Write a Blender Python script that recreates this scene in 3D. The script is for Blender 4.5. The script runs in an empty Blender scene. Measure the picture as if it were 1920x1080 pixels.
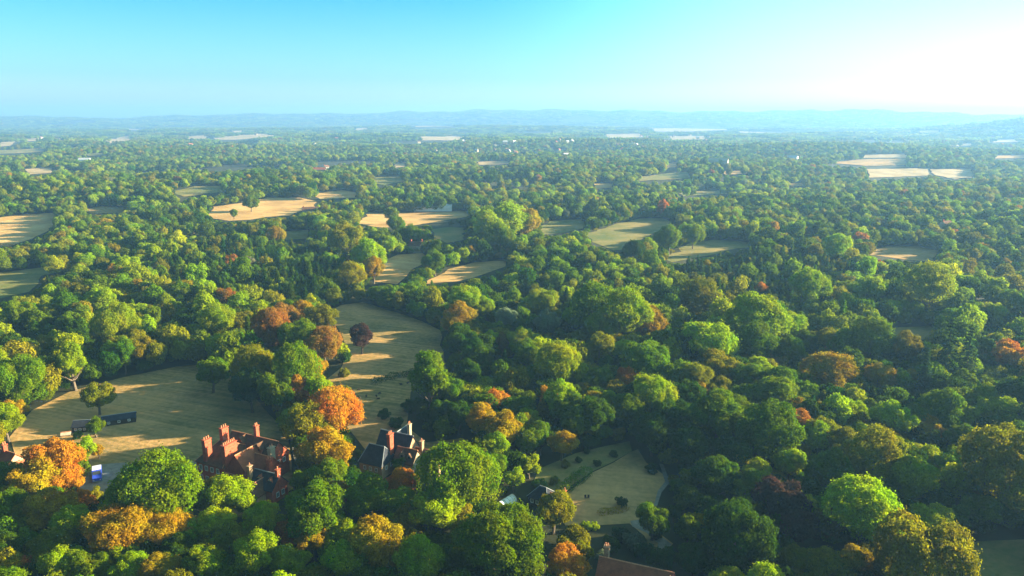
import bpy, bmesh, math, random
import numpy as np
from mathutils import Vector, Matrix, geometry
R = math.radians
rng = np.random.default_rng(7); random.seed(7)
scene = bpy.context.scene
COL = scene.collection

# ------------------------------------------------------------------ camera, sky, sun, exposure
FPX = 960/math.tan(R(35)); HOR = 222; CAMH = 110.0
PITCH = math.atan((540-HOR)/FPX)
cam = bpy.data.objects.new('camera', bpy.data.cameras.new('camera')); COL.objects.link(cam)
cam.location = (0, 0, CAMH); cam.rotation_euler = (math.pi/2-PITCH, 0, 0)
cam.data.sensor_width = 36; cam.data.lens = 18/math.tan(R(35)); cam.data.clip_start = 1; cam.data.clip_end = 60000
scene.camera = cam
SUN_AZ, SUN_EL = 78, 13.8          # azimuth measured from the view direction (+Y) towards +X
w = bpy.data.worlds.new('World'); scene.world = w; w.use_nodes = True
nt = w.node_tree; bg = nt.nodes['Background']
sky = nt.nodes.new('ShaderNodeTexSky'); sky.sky_type = 'NISHITA'; sky.sun_disc = False
sky.sun_elevation = R(SUN_EL); sky.sun_rotation = R(SUN_AZ); sky.altitude = 100
sky.air_density = 1.0; sky.dust_density = 1.6; sky.ozone_density = 1.0
tint = nt.nodes.new('ShaderNodeMix'); tint.data_type = 'RGBA'; tint.blend_type = 'MULTIPLY'; tint.inputs[0].default_value = 1
tcw = nt.nodes.new('ShaderNodeTexCoord'); sep = nt.nodes.new('ShaderNodeSeparateXYZ'); nt.links.new(tcw.outputs['Generated'], sep.inputs[0])
rmp = nt.nodes.new('ShaderNodeValToRGB'); nt.links.new(sep.outputs[2], rmp.inputs[0])          # the air low down is paler and milkier than the clear sky above
for i_, (p_, c_) in enumerate([(0.0, (1.0, 1.2, 1.6)), (.30, (.12, .30, .30)), (.05, (.42, .80, 1.06)), (.16, (.075, .60, .82))]):
    e_ = rmp.color_ramp.elements[i_] if i_ < 2 else rmp.color_ramp.elements.new(p_); e_.position = p_; e_.color = (*c_, 1)
nt.links.new(rmp.outputs[0], tint.inputs[7])
nt.links.new(sky.outputs[0], tint.inputs[6]); 
# the wide pale aureole round the low sun
nrm = nt.nodes.new('ShaderNodeVectorMath'); nrm.operation = 'DOT_PRODUCT'; tc0 = nt.nodes.new('ShaderNodeTexCoord'); nt.links.new(tc0.outputs['Generated'], nrm.inputs[0])
nrm.inputs[1].default_value = (math.sin(R(SUN_AZ))*math.cos(R(SUN_EL)), math.cos(R(SUN_AZ))*math.cos(R(SUN_EL)), math.sin(R(SUN_EL)))
aur = nt.nodes.new('ShaderNodeMapRange'); aur.interpolation_type = 'SMOOTHERSTEP'; aur.inputs[1].default_value = .12; aur.inputs[2].default_value = .72; nt.links.new(nrm.outputs['Value'], aur.inputs[0])
add = nt.nodes.new('ShaderNodeMix'); add.data_type = 'RGBA'; add.blend_type = 'ADD'; nt.links.new(aur.outputs[0], add.inputs[0]); nt.links.new(tint.outputs[2], add.inputs[6]); add.inputs[7].default_value = (1.35, 2.3, 2.0, 1)
nt.links.new(add.outputs[2], bg.inputs[0])
bg.inputs[1].default_value = 0.050
sl = bpy.data.lights.new('sun', 'SUN'); sl.energy = 5.0; sl.angle = R(0.6); sl.color = (1.0, 0.82, 0.50)
so = bpy.data.objects.new('sun', sl); COL.objects.link(so)
sd = Vector((math.sin(R(SUN_AZ))*math.cos(R(SUN_EL)), math.cos(R(SUN_AZ))*math.cos(R(SUN_EL)), math.sin(R(SUN_EL))))
so.rotation_euler = sd.to_track_quat('Z', 'Y').to_euler(); so.location = (0, 0, 300)
scene.view_settings.view_transform = 'Standard'; scene.view_settings.look = 'None'
scene.view_settings.exposure = 2.76; scene.view_settings.gamma = 1
scene.render.engine = 'CYCLES'
scene.cycles.max_bounces = 5; scene.cycles.diffuse_bounces = 3; scene.cycles.transmission_bounces = 3
scene.cycles.volume_bounces = 1; scene.cycles.use_denoising = True

# ------------------------------------------------------------------ terrain function and pixel <-> world
CP, SP = math.cos(PITCH), math.sin(PITCH)
def sstep(a, b, t):
    t = np.clip((t-a)/(b-a), 0, 1); return t*t*(3-2*t)
RIDGE_PX = [-600, 0, 120, 210, 300, 450, 600, 830, 960, 1130, 1290, 1420, 1495, 1520, 1580, 1700, 1800, 1920, 2500]
RIDGE_PY = [222, 222, 222, 224, 220, 216, 215, 209, 206, 207, 210, 211, 210, 207.5, 208, 212, 216, 220, 222]
def hgt(x, y):
    x = np.asarray(x, float); y = np.asarray(y, float)
    r = np.hypot(x, y)
    z = sstep(550, 1500, r)*(8*np.sin(x/310+1)*np.sin(y/230+.4)+5*np.sin((x+y)/430)+5*np.sin((x*.5-y)/120))
    z = z*(1-.3*sstep(5000, 8000, r))
    yy = np.maximum(y, 1.0)
    px = 960+FPX*x/(yy*CP)
    py = np.interp(px, RIDGE_PX, RIDGE_PY)
    b = (540-py)/FPX
    zt = CAMH+np.minimum(np.maximum(y, 0), 14000)*(-SP+b*CP)/(CP+b*SP)
    wob = 1+.05*np.sin(px/23)+.04*np.sin(px/11+2)
    z = z+np.where(y > 0, sstep(7600, 10400, r)*zt*wob, 0)
    z = z+(45+25*np.sin(x/900+2))*sstep(5200, 6500, r)*(1-sstep(6500, 8200, r))*.5
    hx, hy = 3150, 4300
    z = z+122*np.exp(-(((x-hx)/520)**2+((y-hy)/800)**2))
    return z
def at(px, py, z=None):
    a = (px-960)/FPX; b = (540-py)/FPX
    d = (a, CP+b*SP, -SP+b*CP)
    zz = 0 if z is None else z
    for _ in range(8 if z is None else 1):
        if d[2] >= -1e-5: t = 9000
        else: t = min((CAMH-zz)/-d[2], 12000)
        x, y = d[0]*t, d[1]*t
        if z is None: zz = .5*zz+.5*float(hgt(x, y))
    return Vector((x, y, zz))
def proj(x, y, z):
    zc = y*CP-(z-CAMH)*SP; yc = y*SP+(z-CAMH)*CP
    zc = np.maximum(zc, 1.0)
    return 960+FPX*x/zc, 540-FPX*yc/zc, zc
def inpoly(px, py, poly):
    c = np.zeros(px.shape, bool); n = len(poly)
    for i in range(n):
        x1, y1 = poly[i]; x2, y2 = poly[(i+1) % n]
        if y1 == y2: continue
        m = ((y1 > py) != (y2 > py)) & (px < (x2-x1)*(py-y1)/(y2-y1)+x1)
        c ^= m
    return c

# ------------------------------------------------------------------ helpers
def tag(o, label=None, cat=None, group=None, kind=None):
    if label: o['label'] = label
    if cat: o['category'] = cat
    if group: o['group'] = group
    if kind: o['kind'] = kind
    return o
def link(name, me, parent=None, loc=None):
    o = bpy.data.objects.new(name, me); COL.objects.link(o)
    if parent: o.parent = parent
    if loc is not None: o.location = loc
    return o
def mesh_np(name, V, F, mats, smooth=False, attrs=None):
    me = bpy.data.meshes.new(name); V = np.asarray(V, np.float32); F = np.asarray(F, np.int32)
    k = F.shape[1]
    me.vertices.add(len(V)); me.vertices.foreach_set('co', V.ravel())
    me.loops.add(F.size); me.loops.foreach_set('vertex_index', F.ravel())
    me.polygons.add(len(F)); me.polygons.foreach_set('loop_start', np.arange(0, F.size, k, dtype=np.int32))
    me.update(calc_edges=True)
    if smooth: me.polygons.foreach_set('use_smooth', np.ones(len(F), bool))
    for m in mats: me.materials.append(m)
    for nm, arr in (attrs or {}).items():
        a = me.attributes.new(nm, 'FLOAT', 'FACE'); a.data.foreach_set('value', np.asarray(arr, np.float32))
    return me
class MB:
    """collects shapes, becomes ONE mesh"""
    def __init__(s): s.V = []; s.F = []; s.M = []
    def add(s, vs, fs, m=0):
        o = len(s.V); s.V += [tuple(v) for v in vs]; s.F += [tuple(i+o for i in f) for f in fs]; s.M += [m]*len(fs)
    def box(s, c, d, rz=0, m=0):
        x, y, z = d[0]/2, d[1]/2, d[2]/2; ca, sa = math.cos(rz), math.sin(rz)
        vs = [(c[0]+i*x*ca-j*y*sa, c[1]+i*x*sa+j*y*ca, c[2]+k*z) for k in (-1, 1) for i, j in ((-1, -1), (1, -1), (1, 1), (-1, 1))]
        s.add(vs, [(3, 2, 1, 0), (4, 5, 6, 7), (0, 1, 5, 4), (1, 2, 6, 5), (2, 3, 7, 6), (3, 0, 4, 7)], m)
    def tube(s, p, q, r0, r1, n=6, m=0):
        p = Vector(p); q = Vector(q); d = (q-p).normalized(); a = d.orthogonal().normalized(); b = d.cross(a)
        vs = []
        for c, r in ((p, r0), (q, r1)):
            for i in range(n):
                t = 2*math.pi*i/n; vs.append(c+a*math.cos(t)*r+b*math.sin(t)*r)
        s.add(vs, [(i, (i+1) % n, n+(i+1) % n, n+i) for i in range(n)]+[tuple(range(n-1, -1, -1)), tuple(range(n, 2*n))], m)
    def build(s, name, mats, parent=None, loc=None, smooth=False):
        me = bpy.data.meshes.new(name); me.from_pydata(s.V, [], s.F)
        for m in (mats if isinstance(mats, (list, tuple)) else [mats]): me.materials.append(m)
        me.polygons.foreach_set('material_index', s.M)
        if smooth: me.polygons.foreach_set('use_smooth', [True]*len(s.F))
        me.update()
        return link(name, me, parent, loc)

# ------------------------------------------------------------------ materials
def mat(name, c1, c2=None, scale=1.0, rough=.9, detail=4, stretch=None, bump=0, c3=None, spec=.2, coords='Object', dist=0.0):
    m = bpy.data.materials.new(name); m.use_nodes = True; n = m.node_tree; p = n.nodes['Principled BSDF']
    p.inputs['Roughness'].default_value = rough; p.inputs['Specular IOR Level'].default_value = spec
    p.inputs['Base Color'].default_value = (*c1, 1)
    if c2:
        tc = n.nodes.new('ShaderNodeTexCoord'); mp = n.nodes.new('ShaderNodeMapping'); mp.inputs['Scale'].default_value = stretch or (1, 1, 1)
        no = n.nodes.new('ShaderNodeTexNoise'); no.inputs['Scale'].default_value = scale; no.inputs['Detail'].default_value = detail
        no.inputs['Roughness'].default_value = .65; no.inputs['Distortion'].default_value = dist
        cr = n.nodes.new('ShaderNodeValToRGB'); e = cr.color_ramp.elements
        e[0].position = .36; e[0].color = (*c1, 1); e[1].position = .64; e[1].color = (*c2, 1)
        if c3: q = cr.color_ramp.elements.new(.5); q.color = (*c3, 1)
        n.links.new(tc.outputs[coords], mp.inputs[0]); n.links.new(mp.outputs[0], no.inputs[0])
        n.links.new(no.outputs[0], cr.inputs[0]); n.links.new(cr.outputs[0], p.inputs['Base Color'])
        if bump:
            b = n.nodes.new('ShaderNodeBump'); b.inputs['Strength'].default_value = bump; b.inputs['Distance'].default_value = .3
            n.links.new(no.outputs[0], b.inputs['Height']); n.links.new(b.outputs[0], p.inputs['Normal'])
    return m
def field_mat(name, ca, cb, cc, stripe=0.25, sdir=0.2, sw=.35):
    """dry grass: broad patches, fine tufts, faint mowing lines"""
    m = bpy.data.materials.new(name); m.use_nodes = True; n = m.node_tree; p = n.nodes['Principled BSDF']
    p.inputs['Roughness'].default_value = .95; p.inputs['Specular IOR Level'].default_value = .1
    geo = n.nodes.new('ShaderNodeNewGeometry')
    mp = n.nodes.new('ShaderNodeMapping'); mp.inputs['Rotation'].default_value = (0, 0, sdir); n.links.new(geo.outputs['Position'], mp.inputs[0])
    def noise(s, d, st=None):
        x = n.nodes.new('ShaderNodeTexNoise'); x.inputs['Scale'].default_value = s; x.inputs['Detail'].default_value = d; x.inputs['Roughness'].default_value = .6
        if st:
            q = n.nodes.new('ShaderNodeMapping'); q.inputs['Scale'].default_value = st; n.links.new(mp.outputs[0], q.inputs[0]); n.links.new(q.outputs[0], x.inputs[0])
        else: n.links.new(mp.outputs[0], x.inputs[0])
        return x
    a = noise(.018, 5); b = noise(.5, 6); s = noise(1, 3, (.012, sw, 1))
    cr = n.nodes.new('ShaderNodeValToRGB'); e = cr.color_ramp.elements
    e[0].position = .35; e[0].color = (*ca, 1); e[1].position = .66; e[1].color = (*cc, 1); q = e.new(.5); q.color = (*cb, 1)
    ad = n.nodes.new('ShaderNodeMath'); ad.operation = 'MULTIPLY_ADD'; ad.inputs[1].default_value = stripe; n.links.new(s.outputs[0], ad.inputs[0])
    sb = n.nodes.new('ShaderNodeMath'); sb.operation = 'MULTIPLY_ADD'; sb.inputs[1].default_value = .42; n.links.new(b.outputs[0], sb.inputs[0]); n.links.new(a.outputs[0], sb.inputs[2])
    n.links.new(sb.outputs[0], ad.inputs[2])
    of = n.nodes.new('ShaderNodeMath'); of.operation = 'SUBTRACT'; of.inputs[1].default_value = (stripe+.42)/2; n.links.new(ad.outputs[0], of.inputs[0])
    n.links.new(of.outputs[0], cr.inputs[0]); n.links.new(cr.outputs[0], p.inputs['Base Color'])
    bu = n.nodes.new('ShaderNodeBump'); bu.inputs['Strength'].default_value = .5; bu.inputs['Distance'].default_value = .4
    n.links.new(b.outputs[0], bu.inputs['Height']); n.links.new(bu.outputs[0], p.inputs['Normal'])
    return m
def leaf_mat(name, mode):
    m = bpy.data.materials.new(name); m.use_nodes = True; n = m.node_tree; n.nodes.remove(n.nodes['Principled BSDF']); out = n.nodes['Material Output']
    if mode == 'object':
        src = n.nodes.new('ShaderNodeObjectInfo').outputs['Color']
    else:
        at_ = n.nodes.new('ShaderNodeAttribute'); at_.attribute_type = 'INSTANCER'; at_.attribute_name = 'tcol'; src = at_.outputs['Color']
    lv = n.nodes.new('ShaderNodeAttribute'); lv.attribute_name = 'lv'
    oi = n.nodes.new('ShaderNodeObjectInfo')
    tc = n.nodes.new('ShaderNodeTexCoord'); ad = n.nodes.new('ShaderNodeVectorMath'); ad.operation = 'ADD'
    n.links.new(tc.outputs['Object'], ad.inputs[0]); n.links.new(oi.outputs['Location'], ad.inputs[1])
    no = n.nodes.new('ShaderNodeTexNoise'); no.inputs['Scale'].default_value = .13; no.inputs['Detail'].default_value = 3
    n.links.new(ad.outputs[0], no.inputs[0])
    hsv = n.nodes.new('ShaderNodeHueSaturation'); n.links.new(src, hsv.inputs['Color'])
    h = n.nodes.new('ShaderNodeMapRange'); h.inputs[1].default_value = .3; h.inputs[2].default_value = .7; h.inputs[3].default_value = .480; h.inputs[4].default_value = .535
    n.links.new(no.outputs[0], h.inputs[0]); n.links.new(h.outputs[0], hsv.inputs['Hue'])
    v = n.nodes.new('ShaderNodeMapRange'); v.inputs[3].default_value = .6; v.inputs[4].default_value = 1.5; n.links.new(lv.outputs['Fac'], v.inputs[0])
    n.links.new(v.outputs[0], hsv.inputs['Value'])
    d = n.nodes.new('ShaderNodeBsdfDiffuse'); t = n.nodes.new('ShaderNodeBsdfTranslucent'); g = n.nodes.new('ShaderNodeBsdfGlossy'); g.inputs['Roughness'].default_value = .55
    mx = n.nodes.new('ShaderNodeMixShader'); mx.inputs[0].default_value = .52
    m2 = n.nodes.new('ShaderNodeMixShader'); m2.inputs[0].default_value = .0
    n.links.new(hsv.outputs[0], d.inputs[0]); n.links.new(hsv.outputs[0], t.inputs[0])
    n.links.new(d.outputs[0], mx.inputs[1]); n.links.new(t.outputs[0], mx.inputs[2])
    n.links.new(mx.outputs[0], m2.inputs[1]); n.links.new(g.outputs[0], m2.inputs[2]); n.links.new(m2.outputs[0], out.inputs[0])
    return m
M_ground = mat('woodland_floor', (.016, .022, .008), (.045, .045, .018), .03, detail=8, bump=.3, c3=(.028, .034, .011))
M_tan = field_mat('dry_grass', (.22, .165, .06), (.38, .24, .095), (.54, .32, .13), .4)
M_tan2 = field_mat('stubble', (.34, .21, .08), (.47, .29, .11), (.58, .39, .16), .5, .5, .2)
M_green = field_mat('pasture', (.10, .13, .035), (.18, .17, .055), (.28, .21, .075), .4, -.3, .25)
M_mead = field_mat('meadow', (.15, .125, .04), (.30, .20, .075), (.50, .29, .115), .5, .35, .5)
M_pale = field_mat('pale_crop', (.26, .20, .10), (.38, .28, .15), (.46, .35, .2), .3, .2)
M_gravel = mat('gravel', (.16, .15, .13), (.26, .24, .2), .6, detail=8, bump=.2)
M_lane = mat('lane_surface', (.10, .10, .09), (.17, .16, .14), .8, detail=6)
M_leaf = leaf_mat('leaves', 'object'); M_leafw = leaf_mat('woodland_leaves', 'inst')
M_bark = mat('bark', (.07, .05, .035), (.16, .13, .1), 2.5, stretch=(3, 3, .5), bump=.4)
M_brick = mat('red_brick', (.25, .052, .03), (.37, .095, .05), 1.6, detail=10, bump=.15)
M_brick2 = mat('pale_brick', (.27, .16, .10), (.36, .24, .15), 1.6, detail=10, bump=.15)
M_cream = mat('cream_render', (.42, .36, .27), (.5, .44, .34), .8)
M_white = mat('white_paint', (.72, .72, .72), (.8, .8, .8), .8, rough=.5)
M_stonew = mat('pale_stone', (.28, .22, .15), (.38, .31, .22), 2)
M_pot = mat('terracotta', (.42, .16, .08), (.55, .25, .14), 3)
M_glass = mat('window_glass', (.03, .04, .05), rough=.1, spec=.6)
M_timber = mat('dark_timber', (.035, .028, .022), (.07, .055, .04), 2)
M_lead = mat('lead_flashing', (.22, .25, .28), rough=.5)
def tile_mat(name, c1, c2):
    m = bpy.data.materials.new(name); m.use_nodes = True; n = m.node_tree; p = n.nodes['Principled BSDF']; p.inputs['Roughness'].default_value = .95; p.inputs['Specular IOR Level'].default_value = .08
    tc = n.nodes.new('ShaderNodeTexCoord'); no = n.nodes.new('ShaderNodeTexNoise'); no.inputs['Scale'].default_value = .55; no.inputs['Detail'].default_value = 9; no.inputs['Roughness'].default_value = .75
    cr = n.nodes.new('ShaderNodeValToRGB'); e = cr.color_ramp.elements; e[0].position = .34; e[0].color = (*c1, 1); e[1].position = .66; e[1].color = (*c2, 1)
    wv = n.nodes.new('ShaderNodeTexWave'); wv.bands_direction = 'Z'; wv.inputs['Scale'].default_value = 1.2; wv.inputs['Distortion'].default_value = .6
    bu = n.nodes.new('ShaderNodeBump'); bu.inputs['Strength'].default_value = .6; bu.inputs['Distance'].default_value = .08
    n.links.new(tc.outputs['Object'], no.inputs[0]); n.links.new(tc.outputs['Object'], wv.inputs[0]); n.links.new(no.outputs[0], cr.inputs[0])
    n.links.new(cr.outputs[0], p.inputs['Base Color']); n.links.new(wv.outputs[0], bu.inputs['Height']); n.links.new(bu.outputs[0], p.inputs['Normal'])
    return m
M_redtile = tile_mat('clay_tiles', (.19, .06, .035), (.34, .11, .055))
M_browntile = tile_mat('weathered_tiles', (.06, .038, .028), (.17, .085, .05))
M_slate = tile_mat('slate_tiles', (.018, .022, .034), (.045, .052, .072))

# ------------------------------------------------------------------ ground
def make_ground():
    radii = np.concatenate([[6], np.arange(16, 700, 11), np.geomspace(715, 13500, 130)])
    na = 540; ang = np.linspace(0, 2*np.pi, na, endpoint=False)
    X = np.outer(radii, np.sin(ang)); Y = np.outer(radii, np.cos(ang))
    Z = hgt(X, Y)
    V = np.stack([X, Y, Z], -1).reshape(-1, 3); nr = len(radii)
    i = np.arange(nr-1)[:, None]; j = np.arange(na)[None, :]; j2 = (j+1) % na
    F = np.stack([i*na+j, i*na+j2, (i+1)*na+j2, (i+1)*na+j], -1).reshape(-1, 4)[:, ::-1]
    V = np.vstack([V, [[0, 0, 0]]]); c = len(V)-1
    me = mesh_np('ground', V, F, [M_ground], True)
    bm = bmesh.new(); bm.from_mesh(me); bm.verts.ensure_lookup_table()
    for k in range(na): bm.faces.new((bm.verts[c], bm.verts[(k+1) % na], bm.verts[k]))
    bmesh.ops.recalc_face_normals(bm, faces=bm.faces); bm.to_mesh(me); bm.free()
    tag(link('ground', me), 'dark woodland floor rolling out to the hills on the horizon', kind='structure')
make_ground()

def drape(name, poly_px, m, lift=.12, jag=0.0, label=None):
    P = [at(x, y) for x, y in poly_px]
    Q = []
    for i, p in enumerate(P):                                   # smooth, slightly wavering outline
        q = P[(i+1) % len(P)]; L = (q-p).length; n = max(1, min(12, int(L/12)))
        for k in range(n):
            v = p.lerp(q, k/n)
            if k: v += Vector((random.gauss(0, 1), random.gauss(0, 1), 0))*min(L*.02, 2.0)
            Q.append((v.x, v.y))
    A = np.array(Q); mn, mx = A.min(0), A.max(0); step = max(6, float(max(mx-mn))/28)
    gx, gy = np.meshgrid(np.arange(mn[0]+step/2, mx[0], step), np.arange(mn[1]+step/2, mx[1], step))
    ins = inpoly(gx.ravel(), gy.ravel(), Q); pts = [Vector(q) for q in Q]+[Vector((a, b)) for a, b in zip(gx.ravel()[ins], gy.ravel()[ins])]
    n = len(Q)
    v, e, f, *_ = geometry.delaunay_2d_cdt(pts, [(i, (i+1) % n) for i in range(n)], [], 1, 1e-4)
    Vv = [(a.x, a.y) for a in v]; arr = np.array(Vv); far = np.hypot(arr[:, 0], arr[:, 1])
    z = hgt(arr[:, 0], arr[:, 1])+lift+np.clip((far-700)/1500, 0, 3)*.8
    me = bpy.data.meshes.new(name); me.from_pydata([(a, b, float(c)) for (a, b), c in zip(Vv, z)], [], f); me.materials.append(m)
    bm = bmesh.new(); bm.from_mesh(me); bmesh.ops.recalc_face_normals(bm, faces=bm.faces)
    if bm.faces and sum(q.normal.z for q in bm.faces) < 0: bmesh.ops.reverse_faces(bm, faces=bm.faces)
    bm.to_mesh(me); bm.free()
    me.polygons.foreach_set('use_smooth', [True]*len(me.polygons))
    return tag(link(name, me), label, kind='structure')

FIELDS = [
 ('paddock', M_mead, [(30,858),(18,820),(60,770),(130,735),(230,708),(330,688),(372,684),(420,700),(460,720),(490,760),(530,800),(546,860),(550,915),(480,975),(380,960),(240,930),(150,928),(146,870),(80,852)]),
 ('meadow', M_mead, [(608,590),(640,572),(680,567),(750,588),(792,603),(826,620),(832,660),(838,695),(800,712),(770,735),(762,800),(800,830),(868,822),(880,835),(850,850),(790,850),(690,850),(650,800),(640,745),(612,712),(640,690),(652,660),(640,625)]),
 ('stubble_field', M_tan2, [(700,528),(715,490),(745,478),(792,474),(806,490),(772,505),(760,520),(745,533)]),
 ('pasture_field', M_tan, [(795,533),(840,505),(890,492),(950,488),(948,500),(905,515),(855,528)]),
 ('pasture_field', M_green, [(808,430),(840,426),(872,427),(870,450),(838,456),(815,446)]),
 ('pasture_field', M_green, [(1100,440),(1140,425),(1200,410),(1240,409),(1272,420),(1240,432),(1200,450),(1180,466),(1150,470),(1110,454)]),
 ('pasture_field', M_green, [(1245,486),(1290,457),(1340,449),(1400,454),(1435,462),(1380,466),(1330,479),(1260,492)]),
 ('pasture_field', M_green, [(1012,428),(1030,414),(1090,411),(1100,425),(1060,436),(1020,440)]),
 ('pasture_field', M_tan, [(1615,476),(1660,462),(1720,462),(1757,470),(1752,492),(1700,487),(1650,480)]),
 ('pasture_field', M_green, [(1478,430),(1530,435),(1522,442),(1478,438)]),
 ('stubble_field', M_tan2, [(392,400),(400,388),(460,380),(500,371),(560,371),(590,377),(594,390),(560,397),(540,405),(500,407),(470,412),(430,414),(400,410)]),
 ('stubble_field', M_tan2, [(588,364),(640,357),(670,361),(667,371),(600,374)]),
 ('stubble_field', M_tan2, [(-80,415),(0,408),(50,402),(107,399),(102,412),(92,432),(62,447),(30,457),(-80,462)]),
 ('pasture_field', M_tan, [(153,394),(190,387),(234,389),(227,400),(170,400)]),
 ('pasture_field', M_green, [(322,360),(370,349),(417,349),(422,359),(370,366),(345,369)]),
 ('pasture_field', M_green, [(325,438),(380,430),(410,430),(400,440),(340,442)]),
 ('pasture_field', M_green, [(530,434),(577,431),(577,447),(535,450)]),
 ('pasture_field', M_green, [(-60,560),(-60,518),(60,504),(128,494),(134,505),(78,517),(72,532),(55,547),(0,560)]),
 ('stubble_field', M_tan2, [(670,420),(690,399),(760,399),(872,395),(884,405),(830,414),(780,422),(720,427)]),
 ('pasture_field', M_green, [(1818,540),(1930,538),(1930,558),(1828,556)]),
 ('glade', M_green, [(1655,615),(1745,612),(1755,632),(1700,643),(1662,632)]),
 ('lawn', M_green, [(1805,1025),(1830,1016),(1960,1010),(1960,1100),(1800,1100)]),
 ('lawn', M_tan, [(1040,940),(1090,905),(1110,887),(1150,868),(1182,848),(1196,843),(1212,868),(1248,893),(1254,908),(1234,925),(1228,950),(1216,975),(1235,1000),(1262,1020),(1240,1045),(1222,1040),(1208,1005),(1180,982),(1130,985),(1060,985),(1035,960)]),
 ('glade', M_green, [(1000,905),(1010,880),(1080,850),(1130,838),(1180,828),(1185,846),(1150,866),(1110,885),(1050,925)]),
]
FAR = [
 (M_pale, [(45,318),(95,315),(97,325),(55,328)]), (M_pale, [(198,262),(240,255),(244,262),(206,270)]),
 (M_green, [(-40,284),(82,279),(84,286),(-40,291)]), (M_pale, [(350,257),(390,254),(386,261),(352,262)]), (M_pale, [(400,259),(500,251),(514,257),(440,263),(404,263)]),
 (M_pale, [(788,258),(860,255),(868,261),(850,264),(790,264)]), (M_pale, [(894,304),(950,302),(957,308),(900,310)]),
 (M_pale, [(1215,241),(1365,238),(1362,245),(1230,248)]), (M_pale, [(1130,252),(1200,251),(1206,258),(1140,260)]), (M_pale, [(1253,255),(1326,256),(1322,262),(1260,263)]),
 (M_pale, [(965,248),(1000,247),(1042,248),(1000,252)]), (M_tan, [(1545,306),(1610,300),(1698,298),(1700,310),(1625,312)]), (M_pale, [(1625,318),(1740,316),(1740,330),(1630,334)]),
 (M_pale, [(1745,318),(1822,317),(1828,332),(1790,337),(1750,328)]), (M_pale, [(1612,291),(1695,289),(1700,296),(1620,297)]), (M_tan2, [(1113,344),(1145,344),(1149,352),(1120,355)]),
 (M_green, [(1268,360),(1360,357),(1368,364),(1280,369)]), (M_green, [(1192,334),(1250,326),(1292,322),(1292,335),(1200,340)]), (M_tan, [(1250,307),(1270,304),(1268,314),(1252,316)]),
 (M_tan, [(1350,322),(1400,320),(1404,326),(1360,328)]), (M_pale, [(740,308),(760,305),(758,313),(742,315)]), (M_green, [(703,333),(745,330),(760,340),(720,348),(705,345)]),
 (M_pale, [(0,270),(20,266),(40,267),(20,274),(0,276)]), (M_pale, [(50,262),(75,260),(78,264),(52,266)]), (M_pale, [(100,260),(116,258),(114,264),(102,265)]),
 (M_pale, [(770,237),(850,236),(856,240),(780,241)]), (M_pale, [(665,241),(690,240),(690,243),(668,244)]), (M_pale, [(1720,246),(1760,245),(1760,248),(1724,249)]),
 (M_pale, [(1780,271),(1820,270),(1822,274),(1785,275)]), (M_pale, [(1857,263),(1905,261),(1908,267),(1862,268)]), (M_pale, [(1380,246),(1460,246),(1470,250),(1390,250)]),
 (M_green, [(160,290),(195,287),(200,291),(165,293)]), (M_green, [(440,276),(480,274),(482,277),(445,278)]), (M_pale, [(240,242),(275,241),(274,244),(242,245)]), (M_pale, [(430,246),(455,245),(450,249),(432,249)]),
 (M_tan, [(1860,293),(1925,291),(1925,297),(1866,298)]), (M_tan, [(1480,345),(1510,343),(1512,349),(1484,350)]),
]
for nm, m, poly in FIELDS: drape(nm, poly, m)
for m, poly in FAR: drape('field', poly, m, lift=.5)
drape('driveway', [(150,905),(182,872),(235,868),(262,880),(255,905),(240,932),(150,930)], M_gravel, .2)
drape('terrace', [(335,862),(372,868),(372,905),(338,888)], M_gravel, .2)
drape('lane', [(537,770),(545,770),(550,815),(558,850),(570,890),(563,893),(551,860),(543,820)], M_lane, .2)
drape('path', [(1236,870),(1244,872),(1256,905),(1240,925),(1232,950),(1226,949),(1233,922),(1247,904)], M_gravel, .2)
drape('path', [(1182,978),(1218,972),(1238,1005),(1260,1022),(1236,1046),(1228,1040),(1234,1020),(1212,1000),(1185,988)], M_gravel, .2)
drape('path', [(1475,1075),(1490,1062),(1530,1058),(1530,1066),(1500,1078)], mat('bare_earth', (.36,.15,.07), (.48,.22,.11), .8), .2)
MASK = [p for _, _, p in FIELDS]+[p for _, p in FAR]
KEEP = [  # windows in the trees through which buildings show
 [(360,800),(520,790),(545,900),(545,965),(470,965),(365,900)], [(680,790),(800,800),(815,870),(790,905),(680,905)], [(925,925),(1035,895),(1045,950),(1000,975),(930,965)],
 [(1105,1045),(1150,1030),(1250,1035),(1270,1085),(1100,1085)], [(-5,850),(48,858),(48,885),(-5,885)], [(148,868),(205,868),(250,930),(150,935)], [(105,765),(265,762),(262,805),(110,830)], [(806,893),(826,893),(822,925),(808,925)]]

# ------------------------------------------------------------------ foliage meshes
def quads(P, N, S, rg, asp=(.7, 1.0)):
    n = len(P); N = N/np.maximum(np.linalg.norm(N, axis=1, keepdims=True), 1e-6)
    t = rg.normal(size=(n, 3)); t -= N*(t*N).sum(1, keepdims=True); t /= np.maximum(np.linalg.norm(t, axis=1, keepdims=True), 1e-6)
    b = np.cross(N, t); a = (S*rg.uniform(*asp, n))[:, None]*.5*t; c = (S*rg.uniform(*asp, n))[:, None]*.5*b
    k = (S*rg.uniform(-.25, .25, n))[:, None]*N
    V = np.stack([P-a-c*.6, P+a*.7-c+k, P+a+c*.7, P-a*.6+c+k], 1).reshape(-1, 3)
    return V, np.arange(4*n).reshape(-1, 4)
def foliage(name, P, N, S, rg, m):
    V, F = quads(P, N, S, rg)
    lv = np.clip(rg.normal(.5, .2, len(P)), 0, 1)
    return mesh_np(name, V, F, [m], attrs={'lv': lv})
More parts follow.
